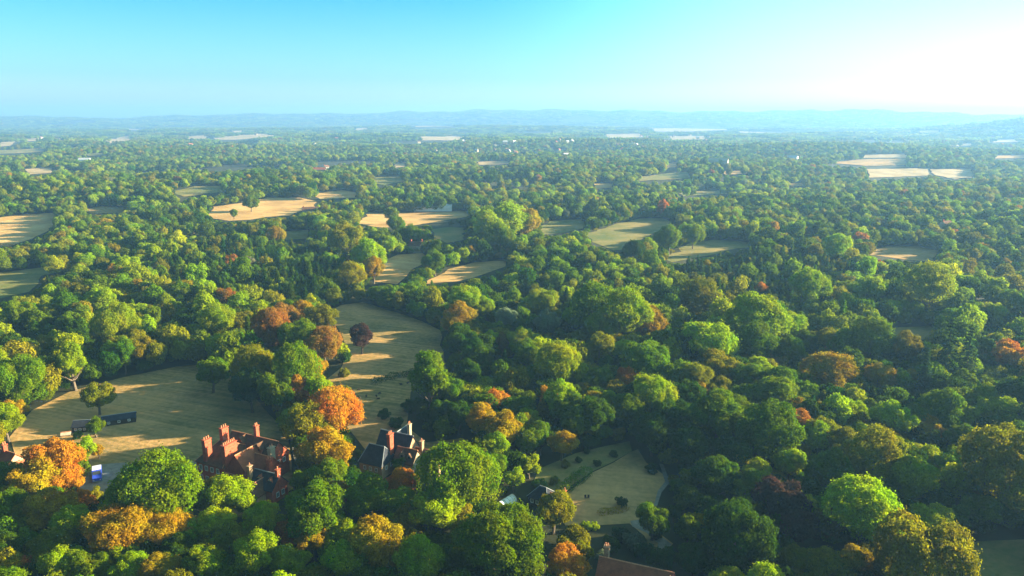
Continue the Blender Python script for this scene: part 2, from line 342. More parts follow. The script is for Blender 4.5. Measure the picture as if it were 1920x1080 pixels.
def crown_pts(rg, Rr, z0, z1, nl, n, leaf, kind='round'):
    """leaf clumps on the outsides of many lobes; the lobes fill an uneven crown"""
    cz = (z0+z1)/2; hz = (z1-z0)/2; C = []; r = []
    for i in range(int(nl*1.6)):
        u = rg.normal(size=3); u /= np.linalg.norm(u)
        if u[2] < -.35: u[2] = -u[2]*.6
        f = rg.uniform(.42, .86)
        if kind == 'spread': u[2] *= .75
        rr = Rr*rg.uniform(.14, .36)
        sx = Rr*f
        if kind == 'tall': f2 = 1-.35*abs(u[2]); sx = Rr*f*f2
        c = np.array([u[0]*sx, u[1]*sx, cz+u[2]*hz*min(.84, f+.12)])
        C.append(c); r.append(rr)
    C.append(np.array([0, 0, cz-.1*hz])); r.append(Rr*.55)
    C = np.array(C); r = np.array(r)
    w = r**2; w /= w.sum(); li = rg.choice(len(r), n*2, p=w)
    d = rg.normal(size=(n*2, 3)); d /= np.linalg.norm(d, axis=1, keepdims=True)
    ph = rg.uniform(0, 6, (len(r), 3))
    bump = 1+.13*np.sin(5*d[:, 0]+ph[li, 0])*np.sin(5*d[:, 1]+ph[li, 1])+.09*np.sin(9*d[:, 2]+ph[li, 2])
    spr = np.where(rg.random(n*2) < .10, rg.uniform(1.0, 1.35, n*2), 1.0)
    P = C[li]+d*(r[li]*bump*spr*(1-np.abs(rg.normal(0, .09, n*2))))[:, None]*np.array([1, 1, .85])
    deep = np.zeros(len(P), bool)
    for k in range(len(r)):
        q = (P-C[k])/np.array([1, 1, .85]); deep |= (np.linalg.norm(q, axis=1) < r[k]*.72) & (li != k)
    P = P[~deep]; d = d[~deep]
    low = P[:, 2] < z0+rg.uniform(-.06, .1, len(P))*(z1-z0); P = P[~low][:n]; d = d[~low][:n]
    N = d+rg.normal(size=d.shape)*.55+np.array([0, 0, .25])
    S = leaf*rg.uniform(.6, 1.45, len(P))
    return P, N, S
def conifer_pts(rg, Rr, H, n, leaf, open_=0.0):
    P = []; N = []; tiers = int(H/1.1)
    for t in range(tiers):
        z = H*(.1+.9*t/tiers); rad = Rr*(1-t/tiers)**.8*rg.uniform(.75, 1.1)+.25
        nb = int(7+5*(1-t/tiers)); a0 = rg.uniform(0, 6)
        for b in range(nb):
            if rg.random() < open_: continue
            a = a0+2*np.pi*b/nb+rg.normal(0, .15); L = rad*rg.uniform(.7, 1.1); m = max(4, int(n/(tiers*nb)))
            s = rg.uniform(.1, 1, m)**.8; off = rg.normal(0, .16, (m, 3))*L*(1.1-s)[:, None]+rg.normal(0, .12, (m, 3))
            p = np.stack([np.cos(a)*s*L, np.sin(a)*s*L, z-s*s*L*.32+.1*L*s], 1)+off*np.array([1, 1, .45])
            P.append(p); N.append(np.tile([np.cos(a)*.4, np.sin(a)*.4, 1.0], (m, 1))+rg.normal(0, .5, (m, 3)))
    P = np.vstack(P); N = np.vstack(N); return P, N, leaf*rg.uniform(.6, 1.4, len(P))
def trunk_mesh(rg, H, z0, Rr, r0):
    mb = MB(); top = z0+(H-z0)*.55; a = rg.uniform(0, 6); mid = Vector((math.cos(a)*.3, math.sin(a)*.3, z0*.9))
    mb.tube((0, 0, -.3), (0, 0, .6), r0*1.5, r0*1.05, 8); mb.tube((0, 0, .6), mid, r0*1.05, r0*.8, 8); mb.tube(mid, (0, 0, top), r0*.8, r0*.25, 7)
    for k in range(8):
        a = 2*math.pi*k/8+rg.uniform(-.3, .3); L = Rr*rg.uniform(.45, .8); zz = z0*rg.uniform(.75, 1.1)
        e = Vector((math.cos(a)*L, math.sin(a)*L, zz+L*rg.uniform(.5, 1.0))); m = Vector((0, 0, zz)).lerp(e, .5)+Vector((0, 0, -.08*L))
        mb.tube((0, 0, zz), m, r0*.42, r0*.25, 5); mb.tube(m, e, r0*.25, r0*.08, 5)
    me = bpy.data.meshes.new('trunk'); me.from_pydata(mb.V, [], mb.F); me.materials.append(M_bark); me.update(); return me
# size classes: crown radius, height, leaf size, leaf count
PROTO = {}
def broad(key, Rr, H, z0, nl, n, leaf, kind, seed):
    rg = np.random.default_rng(seed); P, N, S = crown_pts(rg, Rr, z0, H, nl, n, leaf, kind)
    PROTO[key] = (foliage('crown', P, N, S, rg, M_leaf), trunk_mesh(rg, H, z0+.12*H, Rr, .035*H), Rr, H)
for i in range(5): broad(('L', 'round', i), 11.5, 21, 3.2, 34+5*i, 36000, .47, 'round', 10+i)
for i in range(3): broad(('L', 'spread', i), 12.5, 18.5, 3.0, 40+6*i, 36000, .48, 'spread', 20+i)
for i in range(5): broad(('M', 'round', i), 7.5, 15.5, 2.4, 22+4*i, 19000, .40, 'round', 30+i)
for i in range(3): broad(('M', 'tall', i), 6.0, 19, 2.4, 28+4*i, 19000, .40, 'tall', 40+i)
for i in range(3): broad(('S', 'round', i), 3.6, 7, .9, 12+2*i, 7000, .28, 'round', 50+i)
PROTO[('L', 'tall', 0)] = PROTO[('M', 'tall', 0)]; PROTO[('L', 'tall', 1)] = PROTO[('M', 'tall', 1)]; PROTO[('L', 'tall', 2)] = PROTO[('M', 'tall', 2)]
for i in range(3):
    rg = np.random.default_rng(60+i); P, N, S = conifer_pts(rg, 4.6+.6*i, 22, 9000, .5, [0, .12, .35][i])
    PROTO[('C', 'cone', i)] = (foliage('crown', P, N, S, rg, M_leaf), trunk_mesh(rg, 30, 4, 1.5, .42), 4.6+.6*i, 22)
rg = np.random.default_rng(66); P, N, S = crown_pts(rg, 1.5, .3, 7, 14, 2600, .32, 'tall')
PROTO[('C', 'column', 0)] = (foliage('crown', P, N, S, rg, M_leaf), trunk_mesh(rg, 6, 1, .8, .16), 1.5, 7)
# lone dome whose leaves reach the grass (bushes)
for i in range(3):
    rg = np.random.default_rng(70+i); P, N, S = crown_pts(rg, 2.6, -.9, 3.6, 12+3*i, 2600, .32, 'round'); P = P[(m := P[:, 2] > .0)]; N = N[m]; S = S[m]
    PROTO[('B', 'bush', i)] = (foliage('foliage', P, N, S, rg, M_leaf), None, 2.6, 3.6)

COLR = {  # leaf albedo and how it reads
 'G': ((.115, .178, .001), 'mid green'), 'D': ((.042, .085, .003), 'dark green'), 'L': ((.24, .31, .001), 'lime green'),
 'K': ((.19, .185, .003), 'olive'), 'Y': ((.31, .20, .005), 'golden yellow'), 'O': ((.42, .165, .012), 'bright orange'),
 'R': ((.24, .112, .018), 'rust brown'), 'P': ((.060, .030, .026), 'dark purple'), 'B': ((.040, .085, .022), 'blue green'), 'S': ((.15, .19, .11), 'silvery green')}
# crowns read off the photograph: x, y of the crown's middle, its width, colour, [height/width, [kind]]
T = '''30 715 90 G|678 634 44 P 1.15|27 768 38 Y|10 790 60 L|40 590 50 G|90 590 36 K|213 605 70 L|187 565 50 L|240 547 36 G|343 550 40 G|425 562 42 R|413 605 60 L|337 593 30 L|305 590 40 K|167 633 38 K|87 645 32 K|57 662 32 R
397 700 54 G 1.15|183 745 54 K 1.05|134 680 50 L 1.8 tall|232 665 44 G 1.4|262 652 52 K 1.3|510 628 68 R|533 596 52 R|567 588 42 Y|602 598 52 K|606 645 66 R|560 642 62 G|553 700 84 G|588 700 48 Y|480 700 72 K|470 735 60 D|520 745 60 G
560 742 50 O|628 772 92 O|575 795 80 K|596 742 50 L|155 843 42 L|184 845 24 Y|178 800 32 G|152 871 30 G|97 872 88 O|120 902 56 O|60 908 78 Y|17 950 62 G|26 893 50 K|92 958 76 Y|155 943 48 O|133 986 68 L|92 1022 60 K
47 1008 42 L|14 1030 60 D|47 1062 36 O|298 912 140 G .95|390 937 64 K|239 950 78 L|228 993 108 Y .9|311 992 88 Y .9|357 1003 52 L|180 1030 32 L|233 1041 54 L|117 1064 72 L|167 1068 66 G|244 1068 62 L|383 1060 66 L|328 1034 60 D|300 1070 60 Y
178 928 26 K|610 845 84 Y|641 838 38 G|636 877 38 O|617 898 70 G|569 905 46 G|504 877 26 G|629 935 56 R|593 960 104 G|496 985 72 L|405 985 62 L|424 932 76 L|462 945 42 G|460 1010 60 K|545 1000 56 O|585 1010 62 Y|700 1024 96 Y|640 1000 60 L
480 1040 80 L|430 1020 50 G|545 1058 62 L|645 1058 76 L|785 1056 92 L|870 1058 56 G|740 990 44 L|695 935 78 G|759 909 60 O|853 888 146 G .95|754 948 58 L|822 960 88 L|752 870 32 G 1|903 790 56 Y 1.5 tall|929 756 46 O 1.3|940 810 70 Y
806 710 78 G 1.5 tall|847 735 54 G|873 697 46 D|862 780 54 D|830 770 40 D|857 602 60 Y|873 567 58 L|907 578 42 L|867 640 58 D|893 667 56 D|940 645 28 R 1.6|977 640 50 L|990 668 56 G|1050 685 84 L|1000 712 50 G|1030 748 32 O 1.6|990 787 42 L
1013 820 50 G|1053 833 48 Y|1173 714 46 O 1.2|1213 680 74 G 1.2|1123 658 58 K|1133 612 60 L|1080 600 48 L|1113 573 88 G|1173 593 88 L|1207 604 60 Y|1017 567 50 L|1227 742 78 L|1133 753 44 L|1117 782 68 D|1223 812 68 D|1123 713 50 G
947 598 42 S|1027 608 50 S|1313 563 70 K|1427 543 26 O|1513 540 70 L|1637 543 42 L 1.3|1740 540 80 L|1697 580 30 L|1703 560 30 L|1867 560 38 G|1907 568 50 G|1863 588 40 L|1330 645 84 L|1350 690 60 K|1413 603 96 L|1473 614 60 L|1413 645 68 G
1480 657 52 G|1513 637 38 G|1560 642 44 K|1553 658 26 O|1633 637 72 G|1700 652 58 K|1423 693 46 L|1557 697 96 Y .8|1650 708 50 Y|1895 670 56 O|1860 650 46 G|1305 740 46 Y|1350 735 48 K|1453 742 70 G|1347 784 88 G|1445 812 98 G|1317 800 36 L
1597 778 52 L|1673 790 66 L|1540 815 60 K|1743 808 50 Y|1800 825 56 G|1885 880 130 K 1.3|1530 822 60 L|1570 832 58 K|1613 818 50 G|1635 862 104 K|1705 905 86 L|1723 860 56 L|1420 893 54 L|1398 915 62 G|1480 868 58 L|1567 890 66 G 1.4
1467 938 82 P|1493 990 66 P|1618 962 124 L|1600 1060 64 Y|1732 1052 150 K|1378 1004 124 D|1507 1046 22 Y|1690 965 60 D|932 840 52 L|990 828 50 G|930 874 46 G|963 897 38 L|992 872 40 L|1038 958 68 K|963 970 46 L|948 1025 140 G
1075 1028 68 K|1060 1064 72 O|876 1005 60 K|1224 976 60 G|1290 992 48 G|1263 960 30 D|1340 900 70 D|1290 840 70 D|1250 780 60 D|1330 960 50 D|1240 1050 50 D|1300 1050 60 D|950 412 84 L .8|920 425 54 L|985 418 50 Y|938 445 50 G
470 381 24 G|438 401 15 G|517 440 32 Y|733 402 26 G|742 422 30 G|730 460 32 L|650 450 60 K|690 480 54 L|660 520 50 K|700 505 40 Y|800 515 24 L|868 478 26 L|815 490 40 G|770 440 36 G|1190 470 40 D|1255 448 46 G|1300 440 40 G|1570 465 50 L|1575 455 26 Y'''
SHR = '''720 776 26 D|744 792 30 D|766 760 34 D|757 818 30 Y|806 798 28 G|1012 908 30 G|1099 985 24 L|1114 986 22 L|1221 877 26 D|1262 897 22 K|146 815 22 G|647 668 30 D|646 698 24 K|648 730 22 K|1190 1015 44 S|1165 1000 36 B|1145 1020 40 D|1230 1000 26 D|1205 1030 40 B|1130 1045 34 S|1295 1005 40 D
1120 868 18 D|1150 850 18 D|1060 870 20 K|1085 862 16 D|1100 845 16 D|1340 1070 24 L|1520 1072 30 G|1040 900 22 K|505 900 30 D|520 880 26 G|560 925 30 D|470 905 18 D|340 872 16 D|355 880 14 G|1165 941 26 D|900 905 26 D|880 935 24 L|655 865 26 G|668 850 22 K|1000 1000 20 K|1290 900 30 D|1275 930 26 D'''
CON = '''1778 662 62 B 2.3 cone|1815 672 56 B 2.3 cone|1735 702 38 B 3 cone|988 962 12 G 4 column|1066 1003 16 G 2.6 column|1796 1024 32 G 1.9 column|1080 995 12 G 3 column|1550 500 22 B 2.2 cone|1290 500 22 B 2 cone|1315 505 22 B 2 cone|1340 498 20 B 2.2 cone|1365 505 22 B 2 cone|1390 500 20 B 2 cone
1420 498 20 B 2.2 cone|1450 505 22 B 2 cone|1480 500 20 B 2.2 cone|590 540 34 D 1.7 cone|545 550 30 D 1.7 cone|480 520 26 D 1.7 cone|440 525 26 D 1.7 cone|1062 560 26 D 1.9 cone|990 540 26 D 1.9 cone'''
def parse(s, dflt):
    out = []
    for t in s.replace('\n', '|').split('|'):
        a = t.split(); out.append([float(a[0]), float(a[1]), float(a[2]), a[3], float(a[4]) if len(a) > 4 else dflt, a[5] if len(a) > 5 else None])
    return out
TREES = []   # dict per placed plant
def solve(px, py, wpx, hw, crown_mid):
    zc = 5.0
    for _ in range(12):
        p = at(px, py, zc); dist = float(proj(p.x, p.y, zc)[2]); wm = wpx*dist/FPX; hm = wm*hw; zc = .5*zc+.5*crown_mid*hm+.5*float(hgt(p.x, p.y))*(1 if _ > 9 else 0)
    return p, wm, hm
for px, py, wp, c, hw, k in parse(T, 1.12):
    p, wm, hm = solve(px, py, wp, hw, .62); wm *= 1.16; hm *= 1.3 if (450 < px < 600 and 620 < py < 765) else 1.1
    sh = k or ('spread' if hw <= .95 or (wm > 17 and random.random() < .4) else 'round')
    TREES.append(dict(x=p.x, y=p.y, w=wm, h=hm, c=c, sh=sh, kind='broadleaf_tree', hand=True, wp=wp, px=px, py=py))
for px, py, wp, c, hw, k in parse(CON, 2):
    p, wm, hm = solve(px, py, wp, hw, .5)
    TREES.append(dict(x=p.x, y=p.y, w=wm, h=hm, c=c, sh=k, kind='conifer_tree' if k == 'cone' else 'cypress_tree', hand=True, wp=wp, px=px, py=py))
for px, py, wp, c, hw, k in parse(SHR, .75):
    p, wm, hm = solve(px, py, wp, hw, .5)
    TREES.append(dict(x=p.x, y=p.y, w=wm, h=hm, c=c, sh='bush', kind='shrub', hand=True, wp=wp, px=px, py=py))

# ------------------------------------------------------------------ the rest of the wood: candidate positions
def vnoise(x, y, s, seed):
    g = np.random.default_rng(seed).random((256, 256)); u = x/s; v = y/s; i = np.floor(u).astype(int); j = np.floor(v).astype(int); fu = u-i; fv = v-j
    fu = fu*fu*(3-2*fu); fv = fv*fv*(3-2*fv); q = lambda a, b: g[a % 256, b % 256]
    return (q(i, j)*(1-fu)+q(i+1, j)*fu)*(1-fv)+(q(i, j+1)*(1-fu)+q(i+1, j+1)*fu)*fv
HT = [t for t in TREES]
hx = np.array([t['x'] for t in HT]); hy = np.array([t['y'] for t in HT]); hr = np.array([t['w']/2 for t in HT])
def candidates(y0, y1, sp, rmin, rmax, hmul, seed, wedge=.86):
    rg = np.random.default_rng(seed); xs = []; ys = []
    gy = np.arange(y0, y1, sp*.87)
    for i, yv in enumerate(gy):
        lim = wedge*yv+70; gx = np.arange(-lim, lim, sp)+(i % 2)*sp/2; xs.append(gx); ys.append(np.full(len(gx), yv))
    x = np.concatenate(xs); y = np.concatenate(ys); x = x+rg.uniform(-.33, .33, len(x))*sp; y = y+rg.uniform(-.33, .33, len(x))*sp
    r = rmin+(rmax-rmin)*rg.beta(1.8, 2.2, len(x)); r *= .85+.3*vnoise(x, y, 90, 3); h = r*hmul*rg.uniform(.72, 1.3, len(x))
    z = hgt(x, y); ok = np.ones(len(x), bool)
    for fx, fz in ((0, 1.0), (0, .6), (-.85, .6), (.85, .6), (0, .05), (-.6, .1), (.6, .1), (.5, .9), (-.5, .9)):
        px, py, zc = proj(x+r*fx, y, z+h*fz)
        for poly in MASK+KEEP:
            a = np.array(poly)
            s = (px > a[:, 0].min()-2) & (px < a[:, 0].max()+2) & (py > a[:, 1].min()-2) & (py < a[:, 1].max()+2) & ok
            if s.any(): idx = np.where(s)[0]; ok[idx[inpoly(px[idx], py[idx], poly)]] = False
    return x, y, z, r, h, ok
def clear_of_hand(x, y, z, r, h, ok):
    for t in HT:
        d = np.hypot(x-t['x'], y-t['y']); ok &= d > (t['w']/2+r)*.45
        px, py, zc = proj(x, y, z+h*.95); near = y < t['y']-1                           # nothing may stand in front of a crown the photo shows
        e = ((px-t['px'])/(t['wp']*.42+r*FPX/zc*.5))**2+((py-t['py'])/(t['wp']*.34))**2
        ok &= ~(near & (e < 1))
        ok &= ~(near & (np.abs(px-t['px']) < t['wp']*.35) & (py < t['py']) & (y > t['y']-60))
    return ok
BX = []   # building footprints, filled here so no tree stands in a house
for bx_, by_, br_ in ((430,900,20),(500,940,14),(735,860,16),(1008,935,9),(950,948,7),(1180,1075,16),(20,885,14),(225,790,12),(150,800,8),(183,898,7),(816,925,7)):
    p = at(bx_, by_); BX.append((p.x, p.y, br_))
ride = lambda x, y, s: np.abs(vnoise(x, y*1.6, s, 77)-.5) < .022
x, y, z, r, h, ok = candidates(95, 1050, 8.8, 3.6, 8.2, 2.25, 11)
for bx_, by_, br_ in BX: ok &= np.hypot(x-bx_, y-by_) > br_+r*.8
ok = clear_of_hand(x, y, z, r, h, ok); ok &= ~(ride(x, y, 210) & (y > 480))
x, y, z, r, h = (a[ok] for a in (x, y, z, r, h))
px, py, zc = proj(x, y, z+h*.6); wp = 2*r*FPX/zc
def palette(x, y, n, rg, near=True):
    a = vnoise(x, y, 120, 5)+.25*vnoise(x, y, 35, 6); u = rg.random(n); keys = np.array(list('GDLKYORS'))
    base = np.array([.42, .17, .24, .15, .012, .001, .006, .006]); out = np.empty(n, dtype='<U1')
    for i in range(n):
        p = base.copy()
        if a[i] > .68: p[2] += .25; p[3] += .15
        if a[i] < .5: p[0] += .2; p[1] += .25
        if near and y[i] < 260 and x[i] < 0: p[4] += .06; p[5] += .03; p[2] += .1
        out[i] = keys[np.searchsorted(np.cumsum(p/p.sum()), u[i])]
    return out
rg0 = np.random.default_rng(21); cc = palette(x, y, len(x), rg0)
vis = (px > -wp*.3) & (px < 1920+wp*.3) & (py < 1080+wp*.3)
order = np.argsort(np.where(vis, -wp, 1e6))
n_b = sum(t['kind'] == 'broadleaf_tree' for t in TREES); room = 296-n_b
single = set(order[:max(0, room)].tolist())
# conifer stands inside the wood (dark belts in the photo)
def in_conifer_belt(px, py): return inpoly(px, py, [(280,480),(420,455),(560,450),(640,500),(640,560),(560,570),(400,540),(300,530)]) | inpoly(px, py, [(1230,480),(1500,470),(1600,500),(1560,560),(1380,560),(1250,530)])
for i in sorted(single):
    TREES.append(dict(x=float(x[i]), y=float(y[i]), w=float(2*r[i]), h=float(h[i])*.92, c=str(cc[i]), sh='round', kind='broadleaf_tree', hand=False, wp=float(wp[i]), px=float(px[i]), py=float(py[i])))
print('broadleaf singles', len(single)+n_b, 'smallest px', wp[order[max(0, room-1)]] if room > 0 else None, 'hand', n_b)
rest = np.array([i not in single for i in range(len(x))])

# ------------------------------------------------------------------ place single trees
LAND = {'red brick manor': at(450, 900), 'slate-roofed house': at(740, 860), 'white polytunnel': at(950, 945), 'lower tiled house': at(1180, 1075),
        'blue van': at(183, 900), 'dark paddock sheds': at(200, 795), 'purple meadow tree': at(678, 650), 'oval lawn': at(1150, 920), 'tall cedar pair': at(1795, 730),
        'copper beech': at(1470, 975), 'small stubble field': at(750, 505), 'green hillside pasture': at(1180, 440), 'dark corner lawn': at(1870, 1050), 'small green glade': at(1700, 625),
        'broad stubble field': at(500, 395), 'grey lane': at(555, 840)}
ORD = ['first', 'second', 'third', 'fourth', 'fifth', 'sixth', 'seventh', 'eighth', 'ninth', 'tenth', 'eleventh', 'twelfth', 'thirteenth', 'fourteenth', 'fifteenth', 'sixteenth', 'seventeenth', 'eighteenth', 'nineteenth', 'twentieth']
SHAPE = {'round': 'rounded', 'spread': 'spreading', 'tall': 'tall narrow', 'cone': 'conical', 'column': 'slender column', 'bush': 'low'}
NOUN = {'broadleaf_tree': 'tree', 'conifer_tree': 'conifer', 'cypress_tree': 'cypress', 'shrub': 'shrub'}
buck = {}
for t in TREES:
    best = min(LAND.items(), key=lambda kv: math.hypot(kv[1].x-t['x'], kv[1].y-t['y'])); dx, dy = t['x']-best[1].x, t['y']-best[1].y
    t['side'] = 'beyond' if dy > abs(dx)*.6 else ('in front of' if dy < -abs(dx)*.6 else ('sunward of' if dx > 0 else 'shadeward of'))
    wm = t['w']; sz = 'small' if wm < 9 else ('large' if wm > 16 else 'medium')
    if t['kind'] == 'shrub': sz = 'small' if wm < 4 else 'large'
    t['desc'] = f"{sz} {COLR[t['c']][1]} {SHAPE[t['sh']]} {NOUN[t['kind']]}"; t['land'] = best[0]; t['d'] = math.hypot(dx, dy)
    buck.setdefault((t['desc'], t['land'], t['side']), []).append(t)
for key, L in buck.items():
    L.sort(key=lambda t: t['d'])
    for i, t in enumerate(L):
        t['label'] = f"{t['desc']} {t['side']} the {t['land']}" if len(L) == 1 else f"{t['desc']}, {ORD[min(i,19)]} such {t['side']} the {t['land']}"
SPECIAL = {(678, 634): 'dark purple rounded tree standing alone in the meadow', (1467, 938): 'large dark purple copper beech crown above the tan one', (853, 888): 'huge bright green tree beside the slate-roofed house',
           (298, 912): 'large dark green dome tree between van and manor', (628, 772): 'large orange chestnut at the head of the grey lane', (759, 909): 'round orange tree just below the slate-roofed house',
           (97, 872): 'bright orange tree beside the tan gabled house', (397, 700): 'lone round green tree at the top of the paddock', (183, 745): 'lone round olive tree above the dark sheds', (1885, 880): 'giant hazy dome tree with sunlit olive top',
           (1378, 1004): 'wide dark spreading tree below the oval lawn', (950, 412): 'big lime green clump tree glowing beyond the stubble fields'}
GROUPS = {'broadleaf_tree': 'broadleaf trees of the near wood', 'conifer_tree': 'conifers standing in the wood', 'cypress_tree': 'slender cypresses', 'shrub': 'shrubs in gardens and meadows'}
def pick(t):
    if t['sh'] == 'cone': return PROTO[('C', 'cone', 2 if t['w'] > 9 and t['c'] == 'B' and t['h'] > 25 else random.randrange(2))]
    if t['sh'] == 'column': return PROTO[('C', 'column', 0)]
    if t['sh'] == 'bush': return PROTO[('B', 'bush', random.randrange(3))]
    cls = 'S' if t['w'] < 8.5 and t['sh'] == 'round' else ('L' if t['w'] > 17.5 else 'M')
    ks = [k for k in PROTO if k[0] == cls and k[1] == t['sh']] or [k for k in PROTO if k[1] == t['sh']] or [k for k in PROTO if k[0] == cls]
    return PROTO[random.choice(ks)]
for t in TREES:
    cm, tm, Rr, H = pick(t); zz = float(hgt(t['x'], t['y']))
    sx = t['w']/2/Rr; sz = t['h']/H; c = np.array(COLR[t['c']][0])*random.uniform(.85, 1.2); c = c*np.array([random.uniform(.9, 1.12), 1, 1])
    if t['kind'] == 'shrub':
        o = link('shrub', cm, None, (t['x'], t['y'], zz)); o.color = (*c, 1); root = o
    else:
        root = bpy.data.objects.new(t['kind'], None); COL.objects.link(root); root.location = (t['x'], t['y'], zz); root.empty_display_size = 1
        o = link('crown', cm, root); o.color = (*c, 1)
        if tm: link('trunk', tm, root)
    root.rotation_euler = (random.uniform(-.05, .05), random.uniform(-.05, .05), random.uniform(0, 6.28)) if t['kind'] == 'broadleaf_tree' else (0, 0, random.uniform(0, 6.28)); root.scale = (sx*random.uniform(.93, 1.07), sx*random.uniform(.93, 1.07), sz)
    lab = SPECIAL.get((int(t['px']), int(t['py']))) if t['hand'] else None
    tag(root, lab or t['label'], {'broadleaf_tree': 'tree', 'conifer_tree': 'conifer', 'cypress_tree': 'cypress', 'shrub': 'shrub'}[t['kind']], GROUPS[t['kind']])

# ------------------------------------------------------------------ the woodland beyond (one mass)
src = bpy.data.collections.new('woodland_sources'); names = []
def wsrc(P, N, S, rg, key):
    o = bpy.data.objects.new('woodland_source_%02d' % len(names), foliage('woodland_source', P, N, S, rg, M_leafw)); src.objects.link(o); names.append(key)
for i in range(6):
    rg = np.random.default_rng(100+i); wsrc(*crown_pts(rg, 1.0, .02, 2.05, 22+3*i, 4200, .088, ['round', 'spread', 'round', 'tall', 'round', 'spread'][i]), rg, 'b')
for i in range(2):
    rg = np.random.default_rng(110+i); P, N, S = conifer_pts(rg, 4.6, 20, 4500, .75, .1*i); wsrc(P/6.5, N, S/6.5, rg, 'c')
for i in range(4):                                              # 14-crown pieces of canopy for the far plain
    rg = np.random.default_rng(120+i); PP = []; NN = []; SS = []
    for k in range(16):
        a = rg.uniform(0, 6.28); d = 34*math.sqrt(rg.random()); rr = rg.uniform(5, 9); P, N, S = crown_pts(rg, rr, 1, rr*1.9, 7, 170, 2.4)
        PP.append(P+np.array([math.cos(a)*d, math.sin(a)*d, 0])); NN.append(N); SS.append(S)
    wsrc(np.vstack(PP), np.vstack(NN), np.vstack([s[:, None] for s in SS])[:, 0], rg, 'f')
pts = []; sc = []; pr = []; tc_ = []; rot = []
def addw(x, y, z, sx, sz, proto, col, rg):
    n = len(x); pts.append(np.stack([x, y, z], 1)); sc.append(np.stack([sx, sx, sz], 1)); pr.append(proto); tc_.append(col); rot.append(rg.uniform(0, 6.28, n))
def colours(keys, rg):
    c = np.array([COLR[k][0] for k in keys]); c = c*rg.uniform(.75, 1.25, (len(c), 1)); c[:, 0] *= rg.uniform(.85, 1.2, len(c)); return c
rg = np.random.default_rng(31)
xx, yy, zz, rr, hh, kk, ppx, ppy = x[rest], y[rest], z[rest], r[rest], h[rest], cc[rest], px[rest], py[rest]
con = (in_conifer_belt(ppx, ppy) & (rg.random(len(xx)) < .6)) | (rg.random(len(xx)) < .07); kk = kk.copy(); kk[con] = np.where(rg.random(con.sum()) < .6, 'D', 'G')
prt = rg.integers(0, 6, len(xx)); prt[con] = rg.integers(6, 8, con.sum()); rsc = rr.copy(); rsc[con] *= .8
addw(xx, yy, zz, rsc, np.where(con, rr*.8, hh/2.05), prt, colours(kk, rg), rg)
x2, y2, z2, r2, h2, ok2 = candidates(1050, 3000, 12.5, 4.2, 8.5, 2.1, 12, .80)
gap = (vnoise(x2, y2, 210, 9)+.3*vnoise(x2, y2, 60, 10) > 1.0); ok2 &= ~gap & ~ride(x2, y2, 260)
ok2 = clear_of_hand(x2, y2, z2, r2, h2, ok2) if False else ok2
x2, y2, z2, r2, h2 = (a[ok2] for a in (x2, y2, z2, r2, h2)); k2 = palette(x2, y2, len(x2), rg, False)
addw(x2, y2, z2, r2*1.05, h2/2.05, rg.integers(0, 6, len(x2)), colours(k2, rg), rg)
x3, y3, z3, r3, h3, ok3 = candidates(3000, 9800, 62, 30, 34, .5, 13, .78)
ok3 &= ~(vnoise(x3, y3, 420, 14)+.25*vnoise(x3, y3, 110, 15) > .92)
x3, y3, z3 = (a[ok3] for a in (x3, y3, z3)); k3 = rg.choice(list('GDGLK'), len(x3))
addw(x3, y3, z3-.5, rg.uniform(.9, 1.25, len(x3)), rg.uniform(.9, 1.4, len(x3)), rg.integers(8, 12, len(x3)), colours(k3, rg), rg)
# understorey filling the floor between near trunks
x4, y4, z4, r4, h4, ok4 = candidates(100, 900, 6.5, 2.8, 5.0, 2.0, 14)
for bx_, by_, br_ in BX: ok4 &= np.hypot(x4-bx_, y4-by_) > br_+3
ok4 &= rg.random(len(x4)) < .8
x4, y4, z4, r4, h4 = (a[ok4] for a in (x4, y4, z4, r4, h4))
addw(x4, y4, z4-.2, r4, h4/2.05, rg.integers(0, 6, len(x4)), colours(rg.choice(list('GDDGK'), len(x4)), rg), rg)
Pp = np.vstack(pts); print('woodland instances', len(Pp))
me = bpy.data.meshes.new('woodland'); me.vertices.add(len(Pp)); me.vertices.foreach_set('co', Pp.astype(np.float32).ravel())
a = me.attributes.new('proto', 'INT', 'POINT'); a.data.foreach_set('value', np.concatenate(pr).astype(np.int32))
a = me.attributes.new('sca', 'FLOAT_VECTOR', 'POINT'); a.data.foreach_set('vector', np.vstack(sc).astype(np.float32).ravel())
rv = np.zeros((len(Pp), 3), np.float32); rv[:, 2] = np.concatenate(rot); a = me.attributes.new('rot', 'FLOAT_VECTOR', 'POINT'); a.data.foreach_set('vector', rv.ravel())
cv = np.ones((len(Pp), 4), np.float32); cv[:, :3] = np.vstack(tc_); a = me.attributes.new('tcol', 'FLOAT_COLOR', 'POINT'); a.data.foreach_set('color', cv.ravel())
wood = tag(link('woodland', me), 'dense green treetops covering the plain as far as the hills', None, None, 'stuff')
ng = bpy.data.node_groups.new('scatter', 'GeometryNodeTree')
ng.interface.new_socket('Geometry', in_out='INPUT', socket_type='NodeSocketGeometry'); ng.interface.new_socket('Geometry', in_out='OUTPUT', socket_type='NodeSocketGeometry')
gi = ng.nodes.new('NodeGroupInput'); go = ng.nodes.new('NodeGroupOutput'); ip = ng.nodes.new('GeometryNodeInstanceOnPoints'); ci = ng.nodes.new('GeometryNodeCollectionInfo')
ci.inputs['Collection'].default_value = src; ci.inputs['Separate Children'].default_value = True; ci.inputs['Reset Children'].default_value = True
def na(nm, ty):
    q = ng.nodes.new('GeometryNodeInputNamedAttribute'); q.data_type = ty; q.inputs['Name'].default_value = nm; return q.outputs[0]
ip.inputs['Pick Instance'].default_value = True
